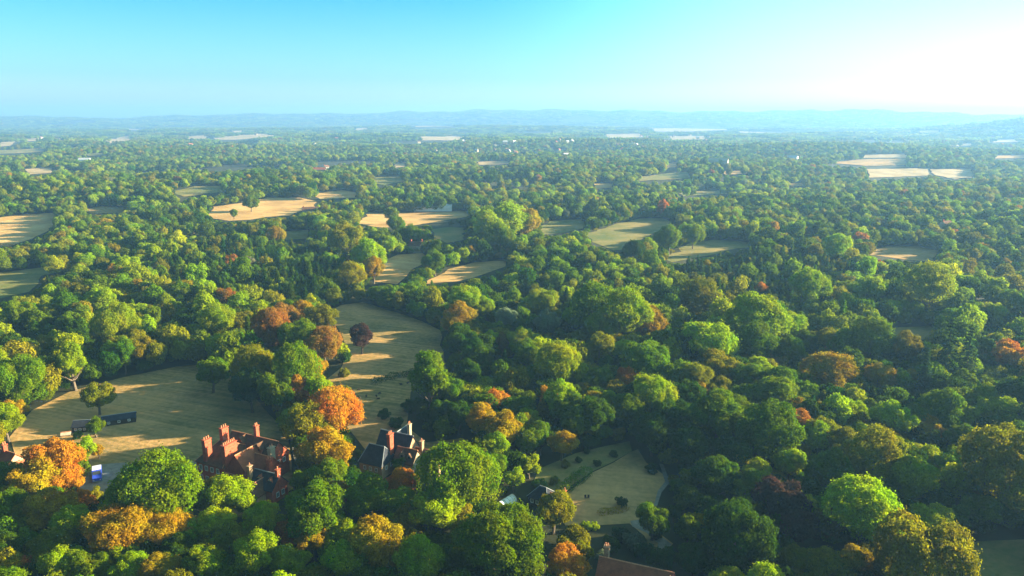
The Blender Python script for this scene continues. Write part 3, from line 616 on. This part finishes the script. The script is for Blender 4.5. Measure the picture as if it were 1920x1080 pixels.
ng.links.new(gi.outputs[0], ip.inputs['Points']); ng.links.new(ci.outputs[0], ip.inputs['Instance']); ng.links.new(na('proto', 'INT'), ip.inputs['Instance Index'])
e2r = ng.nodes.new('FunctionNodeEulerToRotation'); ng.links.new(na('rot', 'FLOAT_VECTOR'), e2r.inputs[0]); ng.links.new(e2r.outputs[0], ip.inputs['Rotation'])
ng.links.new(na('sca', 'FLOAT_VECTOR'), ip.inputs['Scale']); ng.links.new(ip.outputs[0], go.inputs[0])
md = wood.modifiers.new('scatter', 'NODES'); md.node_group = ng

# ------------------------------------------------------------------ buildings
class House:
    def __init__(s, name, p, rz, label, cat='house', group=None):
        s.r = bpy.data.objects.new(name, None); COL.objects.link(s.r); s.r.location = (p.x, p.y, p.z if len(p) > 2 else 0); s.r.rotation_euler = (0, 0, rz); tag(s.r, label, cat, group)
        s.nw = 0
    def wing(s, x0, x1, y0, y1, e, rh, wm, rm, ridge='x', hip=0.0, over=.35, name='roof'):
        """walls with gables, a pitched roof with real thickness and overhang"""
        mb = MB(); off = .003*s.nw; s.nw += 1
        x0 += off; y0 += off; x1 -= off; y1 -= off
        if ridge == 'x': P = lambda a, b, z: (a, b, z); a0, a1, b0, b1 = x0, x1, y0, y1
        else: P = lambda a, b, z: (b, a, z); a0, a1, b0, b1 = y0, y1, x0, x1
        bm_ = (b0+b1)/2; g = rh if hip == 0 else e
        vs = [P(a0, b0, -.5), P(a1, b0, -.5), P(a1, b1, -.5), P(a0, b1, -.5), P(a0, b0, e), P(a1, b0, e), P(a1, b1, e), P(a0, b1, e), P(a0, bm_, g), P(a1, bm_, g)]
        mb.add(vs, [(0, 1, 5, 4), (2, 3, 7, 6), (1, 2, 6, 9, 5), (3, 0, 4, 8, 7)]); wl = mb.build('wall', wm, s.r)
        sl_ = (rh-e)/((b1-b0)/2); o = over; t = .22; ez = e-o*sl_+.05; rz_ = rh+.05
        A0, A1, B0, B1 = a0-o*.8, a1+o*.8, b0-o, b1+o; r0 = A0+hip; r1 = A1-hip
        mb = MB(); top = [P(A0, B0, ez), P(A1, B0, ez), P(A1, B1, ez), P(A0, B1, ez), P(r0, bm_, rz_), P(r1, bm_, rz_)]
        bot = [(q[0], q[1], q[2]-t) for q in top]
        mb.add(top+bot, [(0, 1, 5, 4), (2, 3, 4, 5), (1, 2, 5), (3, 0, 4), (7, 6, 10, 11), (9, 8, 11, 10), (8, 7, 11), (6, 9, 10), (0, 6, 7, 1), (1, 7, 8, 2), (2, 8, 9, 3), (3, 9, 6, 0)] if hip else
               top and [(0, 1, 5, 4), (2, 3, 4, 5), (7, 6, 10, 11), (9, 8, 11, 10), (0, 6, 7, 1), (2, 8, 9, 3), (1, 7, 11, 5), (5, 11, 8, 2), (0, 4, 10, 6), (4, 3, 9, 10)])
        rf = mb.build(name, rm, s.r)
        rc = MB(); rc.tube(P(r0-.02, bm_, rz_+.03), P(r1+.02, bm_, rz_+.03), .16, .16, 6)
        if hip:
            for c_, e_ in ((top[0], top[4]), (top[3], top[4]), (top[1], top[5]), (top[2], top[5])): rc.tube(c_, e_, .12, .12, 5)
        rc.build('ridge', M_lead if rm is M_slate else M_pot, rf)
        return wl, rf
    def chimney(s, x, y, w, d, z0, z1, m=None, pots=2, flare=True, roof=None):
        mb = MB(); mb.box((x, y, (z0+z1)/2), (w, d, z1-z0))
        if flare:
            mb.box((x, y, z1-.75), (w+.22, d+.22, .18)); mb.box((x, y, z1+.11), (w+.36, d+.36, .22))
        c = mb.build('chimney', m or M_brick, roof or s.r)
        n = pots
        for i in range(n):
            if w >= d: q = (x-w/2+w*(i+.5)/n, y)
            else: q = (x, y-d/2+d*(i+.5)/n)
            pb = MB(); pb.tube((q[0], q[1], z1+.2), (q[0], q[1], z1+1.0), .17, .13, 8); pb.tube((q[0], q[1], z1+.95), (q[0], q[1], z1+1.05), .18, .18, 8)
            if not roof: pb.build('chimney_pot', M_pot, c)
            else:
                for v, f in [(pb.V, pb.F)]: pass
        return c
    def windows(s, axis, fixed, out, lo, hi, n, z, w=1.1, h=1.5, fm=None):
        """framed windows in a wall: axis 'x' runs along x at y=fixed, out is the outward sign"""
        for i in range(n):
            c = lo+(hi-lo)*(i+.5)/n
            P = (lambda a, b, z: (a, fixed+out*b, z)) if axis == 'x' else (lambda a, b, z: (fixed+out*b, a, z))
            D = (lambda a, b, z: (a, b, z)) if axis == 'x' else (lambda a, b, z: (b, a, z))
            f = MB(); f.box(P(c-w/2, .05, z), D(.12, .14, h+.12)); f.box(P(c+w/2, .05, z), D(.12, .14, h+.12)); f.box(P(c, .052, z+h/2), D(w-.12, .14, .12)); f.box(P(c, .07, z-h/2), D(w-.12, .22, .12)); f.box(P(c, .045, z), D(.07, .1, h-.12))
            fo = f.build('window', fm or M_white, s.r); g = MB(); g.box(P(c, .02, z), D(w-.13, .05, h-.13)); g.build('pane', M_glass, fo)
    def dormer(s, x, y, w, z0, z1, zr, d, wm, rm, face='-y'):
        """gabled dormer: cheeks, face with window, small roof"""
        sg = -1 if face == '-y' else 1
        f = MB(); f.add([(x-w/2, y, z0), (x+w/2, y, z0), (x+w/2, y, z1), (x, y, zr-.12), (x-w/2, y, z1), (x-w/2, y-sg*d, z0), (x+w/2, y-sg*d, z0), (x+w/2, y-sg*d, z1), (x, y-sg*d, zr-.12), (x-w/2, y-sg*d, z1)],
                        [(0, 1, 2, 3, 4), (1, 6, 7, 2), (5, 0, 4, 9), (5, 6, 7, 8, 9)]); dd = f.build('dormer', wm, s.r)
        q = MB(); Y0, Y1 = y+sg*.3, y-sg*d
        for a in (-1, 1): q.add([(x, Y0, zr), (x+a*(w/2+.25), Y0, z1-.15), (x+a*(w/2+.25), Y1, z1-.15), (x, Y1, zr), (x, Y0, zr-.14), (x+a*(w/2+.25), Y0, z1-.29), (x+a*(w/2+.25), Y1, z1-.29), (x, Y1, zr-.14)], [(0, 1, 2, 3), (7, 6, 5, 4), (0, 4, 5, 1), (1, 5, 6, 2)])
        q.build('dormer_roof', rm, dd); g = MB(); g.box((x, y+sg*.03, (z0+z1)/2+.1), (w*.55, .06, (z1-z0)*.6)); g.build('pane', M_glass, dd)

RZ = R(-25)
# red brick manor: local x runs to the sunny side and towards the camera, local y away
mn = House('manor_house', at(372, 903), RZ, 'large red brick manor with many tall chimneys and tiled gables', 'house')
mn.wing(0, 11, 0, 15, 7.2, 11.6, M_brick, M_browntile, 'x', hip=3.2)
mn.wing(2, 21, 9, 17.5, 7.4, 12.0, M_brick, M_browntile, 'x')
mn.wing(11.5, 18.5, 1.5, 10.5, 7.0, 11.2, M_brick, M_redtile, 'y')
mn.wing(17, 24, 4.5, 11, 6.0, 9.6, M_brick, M_redtile, 'x')
mn.wing(22, 31, -1, 5.5, 4.6, 8.0, M_brick, M_slate, 'x')
mn.wing(23.5, 28.5, -5, 1.5, 3.8, 6.6, M_brick2, M_browntile, 'y')
mn.wing(12, 17, -2.5, 2, 3.4, 5.8, M_brick, M_browntile, 'x')
mn.chimney(3.5, 1.5, 1.3, 2.5, 5.5, 14.2, pots=3); mn.chimney(3.8, 8.2, 1.3, 2.5, 8, 15.4, pots=3)
mn.chimney(10.9, 3.2, 1.5, 4.8, .0, 13.6, pots=7)
mn.chimney(12.0, 13.6, 1.1, 1.3, 9, 15.4, pots=2)
mn.chimney(21.5, 9.6, 1.3, 1.9, 6, 11.6, M_stonew, 2); mn.chimney(24.6, 5.4, 1.1, 1.7, 4, 10.4, pots=2); mn.chimney(21.8, .2, .9, 1.2, 0, 9.8, M_brick2, 1); mn.chimney(30.6, 2.2, .9, 1.2, 3, 9.6, pots=1)
mn.dormer(8, 10.4, 2.2, 9.0, 10.6, 12.2, 2.6, M_brick, M_browntile); mn.dormer(16, 9.6, 2.2, 8.6, 10.2, 11.8, 2.6, M_brick, M_browntile); mn.dormer(25, .6, 1.8, 5.2, 6.4, 7.5, 2, M_cream, M_redtile); mn.dormer(29, .6, 1.8, 5.2, 6.4, 7.5, 2, M_cream, M_redtile)
mn.windows('x', 0, -1, .6, 10, 4, 2.0); mn.windows('x', 0, -1, .6, 10, 4, 5.4); mn.windows('y', 18.5, 1, 2, 4.4, 1, 5.4); mn.windows('y', 24, 1, 6, 10, 2, 4.0); mn.windows('y', 31, 1, 0, 4.5, 2, 2.2); mn.windows('y', 21, 1, 11.5, 16.5, 2, 5.2)
# slate roofed house
sh = House('slate_house', at(688, 882), RZ, 'brick house with steep dark slate roofs and tan gables', 'house')
sh.wing(0, 12, 5, 12.5, 5.6, 10.6, M_brick2, M_slate, 'x'); sh.wing(-.5, 8, -3, 4.5, 4.8, 9.2, M_brick2, M_slate, 'x', hip=1.6); sh.wing(9, 16, 2, 8, 4.6, 8.0, M_stonew, M_browntile, 'x'); sh.wing(2, 7.5, 11, 16, 5.6, 9.8, M_brick2, M_slate, 'y'); sh.wing(13, 18, 6.5, 11.5, 3.8, 6.8, M_stonew, M_browntile, 'x')
sh.chimney(7.2, 3.2, 1.2, 2.0, 4, 12.6, pots=3); sh.chimney(8.6, 12.2, .9, 1.2, 7, 12.6, M_stonew, 2); sh.chimney(15.6, 8.4, .9, 1.2, 4, 9.6, M_brick2, 1)
sh.windows('y', 16, 1, 3, 7, 2, 3.2, .9, 1.2); sh.windows('y', 18, 1, 7.6, 10.4, 2, 2.4, .8, 1.1); sh.windows('y', 8, 1, -2, 3.4, 2, 3.0, .9, 1.2); sh.windows('x', -3, -1, .4, 7, 3, 2.8, .9, 1.2)
sh.dormer(11.5, 3.0, 1.6, 5.4, 6.5, 7.5, 1.8, M_stonew, M_browntile); sh.dormer(14.2, 3.0, 1.6, 5.4, 6.5, 7.5, 1.8, M_stonew, M_browntile)
# garden house by the polytunnel
gh = House('garden_house', at(990, 945), R(-35), 'small house with dark hipped roof beside the white polytunnel', 'house')
gh.wing(0, 6.5, 0, 6, 2.8, 5.2, M_timber, M_slate, 'x', hip=2.4); gh.wing(6.2, 9.8, .6, 4.6, 2.5, 4.4, M_brick, M_redtile, 'x'); gh.windows('x', 0, -1, .5, 6, 3, 1.6, .9, 1.1); gh.chimney(9.9, 4.2, .6, .7, 0, 5.4, pots=1)
# bottom house
bh = House('brick_house', at(1114, 1132), R(-22), 'house with dark tiled roof, red sunlit slope and slim chimney', 'house')
bh.wing(0, 17, 0, 9, 5.2, 9.6, M_brick, M_redtile, 'x', hip=0); bh.wing(13, 20, -3, 5, 5.0, 9.0, M_brick, M_redtile, 'y'); bh.chimney(1.0, 6.5, 1.1, 1.1, 3, 11.2, M_brick2, 2); bh.windows('x', 0, -1, 1, 12, 4, 3.6)
# tan gabled house at the frame edge
eh = House('gabled_house', at(-22, 898), R(-25), 'tan gabled house behind the bright orange tree', 'house')
eh.wing(0, 9, 0, 8, 4.8, 8.6, M_stonew, M_redtile, 'x'); eh.wing(8.2, 13, 1, 6, 3.6, 6.4, M_stonew, M_redtile, 'y'); eh.chimney(4, 4, 1, 1.2, 6, 10.6, pots=2)
# cottage glimpsed between the crowns
ct = House('cottage', at(808, 928), R(-30), 'cottage glimpsed under the huge bright green tree', 'house')
ct.wing(0, 6, 0, 5, 2.8, 5.2, M_cream, M_redtile, 'x'); ct.chimney(1.2, 2.5, .9, .9, 3, 8.4, M_brick2, 2)
# paddock sheds
for (pxx, pyy, L, W, e, rd, rz_, lab) in ((192, 801, 11, 4.6, 2.2, 3.3, R(24), 'long low dark shed below the lone olive tree'), (136, 812, 5.4, 4.6, 2.4, 3.8, R(8), 'short dark shed beside the low white shelter')):
    s_ = House('shed', at(pxx, pyy), rz_, lab, 'shed', 'dark sheds in the paddock'); s_.wing(0, L, 0, W, e, rd, M_timber, M_slate, 'x'); s_.windows('x', 0, -1, .5, L-.5, 3, 1.3, .8, .7)
w_ = House('shelter', at(114, 820), R(20), 'low white ridged shelter beside the short dark shed', 'shelter'); w_.wing(0, 3.0, 0, 1.8, .7, 1.4, M_stonew, M_cream, 'x', over=.1)
# polytunnel
pt = bpy.data.objects.new('polytunnel', None); COL.objects.link(pt); p = at(938, 955); q = at(962, 940); pt.location = p; d = q-p; pt.rotation_euler = (0, 0, math.atan2(d.y, d.x)); L = d.length
tag(pt, 'white arched polytunnel among the garden trees', 'polytunnel')
mb = MB(); n = 12; vs = []
for xq in (0, L*.25, L*.5, L*.75, L):
    for i in range(n+1): a = math.pi*i/n; vs.append((xq, 1.7*math.cos(a), 2.3*math.sin(a)))
mb.add(vs, [(r_*(n+1)+i, r_*(n+1)+i+1, (r_+1)*(n+1)+i+1, (r_+1)*(n+1)+i) for r_ in range(4) for i in range(n)]+[tuple(range(n+1)), tuple(range(4*(n+1)+n, 4*(n+1)-1, -1))]); mb.build('cover', M_white, pt, smooth=True)
mb = MB()
for xq in (.02, L*.25, L*.5, L*.75, L-.02):
    for i in range(n): a = math.pi*i/n; b = math.pi*(i+1)/n; mb.tube((xq, 1.73*math.cos(a), 2.33*math.sin(a)), (xq, 1.73*math.cos(b), 2.33*math.sin(b)), .04, .04, 4)
mb.build('hoop', M_lead, pt); mb = MB(); mb.box((L+.02, 0, .95), (.06, 1.0, 1.9)); mb.build('door', M_lead, pt)

# blue van
M_blue = mat('blue_paint', (.03, .07, .55), rough=.35, spec=.5); M_tyre = mat('rubber', (.02, .02, .02)); M_lamp = mat('lamp_lens', (.6, .6, .55), rough=.2, spec=.6); M_lav = mat('pale_roof_paint', (.62, .62, .78), rough=.4)
vn = bpy.data.objects.new('van', None); COL.objects.link(vn); vn.location = at(183, 897); vn.rotation_euler = (0, 0, R(-62)); vn.scale = (1.15, 1.15, 1.15); tag(vn, 'blue van with pale roof parked on the gravel drive', 'van')
prof = [(-2.9, .45), (2.95, .45), (3.0, 1.2), (.95, 1.5), (.3, 2.35), (.05, 2.5), (-2.9, 2.5)]
mb = MB(); k = len(prof); W = 1.1; mb.add([(a, -W, b) for a, b in prof]+[(a, W, b) for a, b in prof], [tuple(range(k))[::-1], tuple(range(k, 2*k))]+[(i, (i+1) % k, k+(i+1) % k, k+i) for i in range(k)]); bd = mb.build('body', M_blue, vn)
mb = MB(); mb.box((-1.45, 0, 2.56), (2.8, 2.16, .12)); mb.build('roof', M_lav, vn)
mb = MB(); mb.add([(.96, -.95, 1.56), (.96, .95, 1.56), (.36, .95, 2.34), (.36, -.95, 2.34)], [(0, 1, 2, 3)]); mb.build('windscreen', M_glass, vn)
for sy in (-1, 1):
    mb = MB(); mb.box((-.4, sy*1.105, 1.9), (1.0, .03, .6)); mb.build('side_window', M_glass, vn)
    mb = MB(); mb.box((3.0, sy*.8, .95), (.06, .35, .22)); mb.build('headlight', M_lamp, vn)
    for xw in (-1.9, 1.9):
        mb = MB(); mb.tube((xw, sy*.88, .38), (xw, sy*1.14, .38), .38, .38, 16); wh = mb.build('wheel', M_tyre, vn); mb = MB(); mb.tube((xw, sy*1.1, .38), (xw, sy*1.16, .38), .2, .2, 12); mb.build('rim', M_lead, wh)
mb = MB(); mb.box((3.02, 0, .55), (.14, 2.1, .22)); mb.build('bumper', M_lead, vn)

# hedges
def hedge(pts_px, wd, hh_, colr, label, seed):
    rg = np.random.default_rng(seed); P = [at(*q) for q in pts_px]; PP = []; NN = []; o0 = P[0]
    for a, b in zip(P[:-1], P[1:]):
        d = b-a; L = d.length; u = d/L; nn = np.array([-u.y, u.x, 0]); n = int(L*(wd+2*hh_)*9); s = rg.random(n)*L; t = rg.uniform(-hh_-wd/2, hh_+wd/2, n)
        top = np.abs(t) < wd/2; off = np.where(top, t, np.sign(t)*wd/2); zz = np.where(top, hh_, hh_-(np.abs(t)-wd/2)); wv = 1+.18*np.sin(s*.9)*np.sin(s*.37+1)
        base = np.array([a.x-o0.x, a.y-o0.y, 0])[None]+np.outer(s, [u.x, u.y, 0])+np.outer(off*wv, nn); base[:, 2] += zz*wv; base += rg.normal(0, .12, base.shape)
        PP.append(base); NN.append(np.where(top[:, None], [[0, 0, 1.]], np.sign(t)[:, None]*nn)+rg.normal(0, .5, (n, 3)))
    P_ = np.vstack(PP); o = link('hedge', foliage('hedge', P_, np.vstack(NN), .36*rg.uniform(.6, 1.4, len(P_)), rg, M_leaf), None, (o0.x, o0.y, o0.z)); o.color = (*COLR[colr][0], 1); tag(o, label, 'hedge', 'hedges round the gardens')
hedge([(698,722),(730,712),(778,702)], 2.2, 2.4, 'D', 'dark hedge crossing the sunlit bands of the meadow', 1)
hedge([(1050,930),(1078,908),(1104,888)], 3.4, 2.6, 'G', 'thick green hedge along the upper edge of the oval lawn', 2)
hedge([(1120,966),(1150,962),(1176,956)], 1.6, 1.3, 'Y', 'low hedge painted sunlit gold at the foot of the oval lawn', 3)  # warm sunlight on this hedge is put into its leaf colour
hedge([(912,943),(928,932),(946,920)], 2.2, 2.2, 'L', 'bright clipped hedge just above the white polytunnel', 4)
hedge([(912,972),(935,968),(955,975)], 1.4, 1.6, 'K', 'thin olive hedge below the white polytunnel', 5)
hedge([(205,920),(235,925),(262,912)], 1.6, 1.4, 'D', 'low dark hedge closing the foot of the gravel drive', 6)
hedge([(150,893),(165,890),(178,884)], 1.6, 1.3, 'L', 'short pale hedge beside the blue van', 7)

# sheep in the meadow, chairs on the lawn, boulder by the drive
M_wool = mat('dark_fleece', (.03, .025, .022), (.06, .05, .045), 6)
def sheep(p, rz, label):
    bm = bmesh.new(); sk = bm.verts.layers.skin.verify(); B = {}
    def v(k, co, r_): x_ = bm.verts.new(co); x_[sk].radius = (r_, r_); B[k] = x_; return x_
    v('hip', (-.42, 0, .78), .26); v('mid', (0, 0, .76), .31); v('sho', (.4, 0, .78), .26); v('nk', (.62, 0, .86), .15); v('hd', (.8, 0, .84), .12); v('mz', (.98, 0, .72), .07)
    for a, b in (('hip', 'mid'), ('mid', 'sho'), ('sho', 'nk'), ('nk', 'hd'), ('hd', 'mz')): bm.edges.new((B[a], B[b]))
    for i, (x_, par, kx) in enumerate(((-.45, 'hip', -.08), (.4, 'sho', .04))):
        for sy in (-1, 1):
            a = v(f'k{i}{sy}', (x_+kx, sy*.17, .4), .075); b = v(f'h{i}{sy}', (x_-kx*.3, sy*.17, .22), .05); c = v(f'f{i}{sy}', (x_, sy*.17, .03), .045); bm.edges.new((B[par], a)); bm.edges.new((a, b)); bm.edges.new((b, c))
    me = bpy.data.meshes.new('sheep'); bm.to_mesh(me); bm.free(); me.materials.append(M_wool); o = link('sheep', me, None, p); me.skin_vertices[0].data[1].use_root = True
    o.modifiers.new('skin', 'SKIN'); sb = o.modifiers.new('sub', 'SUBSURF'); sb.levels = sb.render_levels = 1; o.rotation_euler = (0, 0, rz); return tag(o, label, 'sheep', 'dark sheep grazing in the meadow')
SL = ['dark sheep on the lit strip by the orange chestnut', 'dark sheep closest to the orange chestnut crown', 'dark sheep below the first two by the chestnut', 'dark sheep topmost of the huddle of three', 'dark sheep middle of the huddle of three',
      'dark sheep lowest of the huddle of three', 'dark sheep alone between the chestnut and the huddle', 'dark sheep below the dark hedge, apart from the rest', 'dark sheep on the lit strip where the wood begins']
for i, ((a, b), lb) in enumerate(zip([(673,733),(665,742),(674,748),(712,740),(706,745),(709,750),(687,745),(752,723),(765,720)], SL)): sheep(at(a, b), i*1.3, lb)
for i, (a, b) in enumerate(((1098,935),(1103,935))):
    t = bpy.data.objects.new('garden_chair', None); COL.objects.link(t); t.location = at(a, b); t.rotation_euler = (0, 0, .3-i*.6); tag(t, ['dark garden chair on the oval lawn, nearer the thick hedge', 'dark garden chair on the oval lawn, nearer the path'][i], 'chair', 'pair of garden chairs')
    mb = MB(); mb.box((0, 0, .45), (.6, .6, .07)); mb.build('seat', M_timber, t); mb = MB(); mb.box((0, .29, .82), (.6, .06, .66)); mb.build('backrest', M_timber, t)
    for lx in (-.26, .26):
        for ly in (-.26, .26): mb = MB(); mb.box((lx, ly, .21), (.06, .06, .41)); mb.build('leg', M_timber, t)
bm = bmesh.new(); bmesh.ops.create_icosphere(bm, subdivisions=3, radius=.8)
for v_ in bm.verts: v_.co *= 1+.18*math.sin(v_.co.x*4+1)*math.cos(v_.co.y*5); v_.co.z *= .75
me = bpy.data.meshes.new('boulder'); bm.to_mesh(me); bm.free(); me.materials.append(M_stonew); o = link('boulder', me, None, at(153, 932)+Vector((0, 0, .4))); tag(o, 'pale round boulder at the corner of the gravel drive', 'boulder')

# distant houses
def far_house(px_, py_, L, W, e, rd, rz_, wm, rm, label, group=None, name='far_house', lift=0):
    p = at(px_, py_); mb = MB(); a0, a1, b0, b1 = -L/2, L/2, -W/2, W/2
    mb.add([(a0, b0, -2), (a1, b0, -2), (a1, b1, -2), (a0, b1, -2), (a0, b0, e), (a1, b0, e), (a1, b1, e), (a0, b1, e), (a0, 0, rd), (a1, 0, rd)], [(0, 1, 5, 4), (2, 3, 7, 6), (1, 2, 6, 9, 5), (3, 0, 4, 8, 7)], 0)
    o_ = .5; mb.add([(a0-o_, b0-o_, e-.2), (a1+o_, b0-o_, e-.2), (a1+o_, b1+o_, e-.2), (a0-o_, b1+o_, e-.2), (a0-o_, 0, rd+.3), (a1+o_, 0, rd+.3)], [(0, 1, 5, 4), (2, 3, 4, 5), (0, 3, 2, 1)], 1)
    mb.box((a0+1.2, 0, rd+.6), (1, 1, 2), 0, 2); o = mb.build(name, [wm, rm, M_brick], None, (p.x, p.y, p.z+lift)); o.rotation_euler = (0, 0, rz_); return tag(o, label, 'house', group)
M_grey = mat('grey_sheet', (.42, .44, .46), (.5, .52, .54), 1, rough=.6)
far_house(812, 397, 46, 11, 4.5, 6.5, R(4), M_white, M_grey, 'long pale farm building beyond the meadow stubble strip', None, 'farm_building', 3)
far_house(778, 396, 18, 10, 4.5, 7, R(-20), M_cream, M_browntile, 'farmhouse at the end of the long pale farm building', None, 'farmhouse', 3)
far_house(780, 473, 11, 7, 5, 8, R(-20), M_cream, M_browntile, 'cream cottage above the small orange stubble field', None, 'cream_cottage', 1)
far_house(797, 471, 9, 7, 5, 8, R(50), M_white, M_browntile, 'white cottage next to the cream one above the stubble', None, 'white_cottage', 1)
far_house(583, 405, 18, 9, 5, 8.5, R(20), M_cream, M_browntile, 'cream farmhouse at the end of the broad stubble field', None, 'farmhouse', 2)
far_house(1346, 318, 40, 14, 9, 14, R(-25), M_cream, M_cream, 'big pale house on the plain before the blue distance', None, 'pale_house', 10)
far_house(1770, 446, 12, 8, 7, 10, R(30), M_cream, M_browntile, 'pale house hidden in the sunlit hazy wood', None, 'pale_house', 6)
far_house(600, 331, 22, 11, 8, 12, R(10), M_cream, M_redtile, 'tile-roofed house in trees beyond the stubble field', None, 'tiled_house', 6)
far_house(612, 327, 15, 10, 7, 11, R(70), M_white, M_browntile, 'white gabled house beside the tile-roofed one', None, 'white_house', 8)
far_house(160, 312, 24, 12, 8, 12, R(10), M_white, M_grey, 'lone white house in woods on the hazy plain', None, 'white_house', 8)
far_house(1485, 306, 26, 14, 8, 12, R(-35), M_white, M_grey, 'white barn roof before the far tan fields', None, 'white_barn', 8)
rs = random.Random(5)
for i in range(70):
    c0 = rs.random()
    if c0 < .35: a, b = rs.gauss(990, 90), rs.uniform(268, 300)
    elif c0 < .7: a, b = rs.gauss(1270, 90), rs.uniform(256, 285)
    elif c0 < .85: a, b = rs.uniform(20, 900), rs.uniform(252, 282)
    else: a, b = rs.uniform(1650, 1900), rs.uniform(240, 285)
    wn = rs.choice([('stone', M_stonew), ('cream', M_cream), ('brick', M_brick2)]); rn = rs.choice([('grey', M_grey), ('brown', M_browntile), ('red', M_redtile)])
    pn = 'in the hazy middle of the plain' if c0 < .35 else ('in the village before the pale central strips' if c0 < .7 else ('in the far woods under the blue ridge' if c0 < .85 else 'on the sun-bleached far plain'))
    far_house(a, b, rs.uniform(10, 18), rs.uniform(7, 9), 6, 10, rs.uniform(0, 3), wn[1], rn[1], f'tiny {wn[0]} house with {rn[0]} roof {pn}', 'houses scattered over the far plain', lift=rs.uniform(7, 11))

# ------------------------------------------------------------------ haze
mh = bpy.data.materials.new('haze_air'); mh.use_nodes = True; n = mh.node_tree; n.nodes.remove(n.nodes['Principled BSDF'])
pv = n.nodes.new('ShaderNodeVolumePrincipled'); pv.inputs['Density'].default_value = 1.2e-4; pv.inputs['Color'].default_value = (.008, .33, .95, 1); pv.inputs['Anisotropy'].default_value = .10
vs_ = n.nodes.new('ShaderNodeVolumeScatter'); vs_.inputs['Density'].default_value = 3.3e-5; vs_.inputs['Color'].default_value = (1, .98, .55, 1); vs_.inputs['Anisotropy'].default_value = .69   # dust: brightens towards the sun
av = n.nodes.new('ShaderNodeAddShader'); n.links.new(pv.outputs[0], av.inputs[0]); n.links.new(vs_.outputs[0], av.inputs[1]); n.links.new(av.outputs[0], n.nodes['Material Output'].inputs['Volume'])
mb = MB(); mb.box((0, 0, 145), (28600, 28600, 310)); hz = mb.build('haze', mh); tag(hz, 'pale blue air haze lying over the whole plain', kind='stuff')
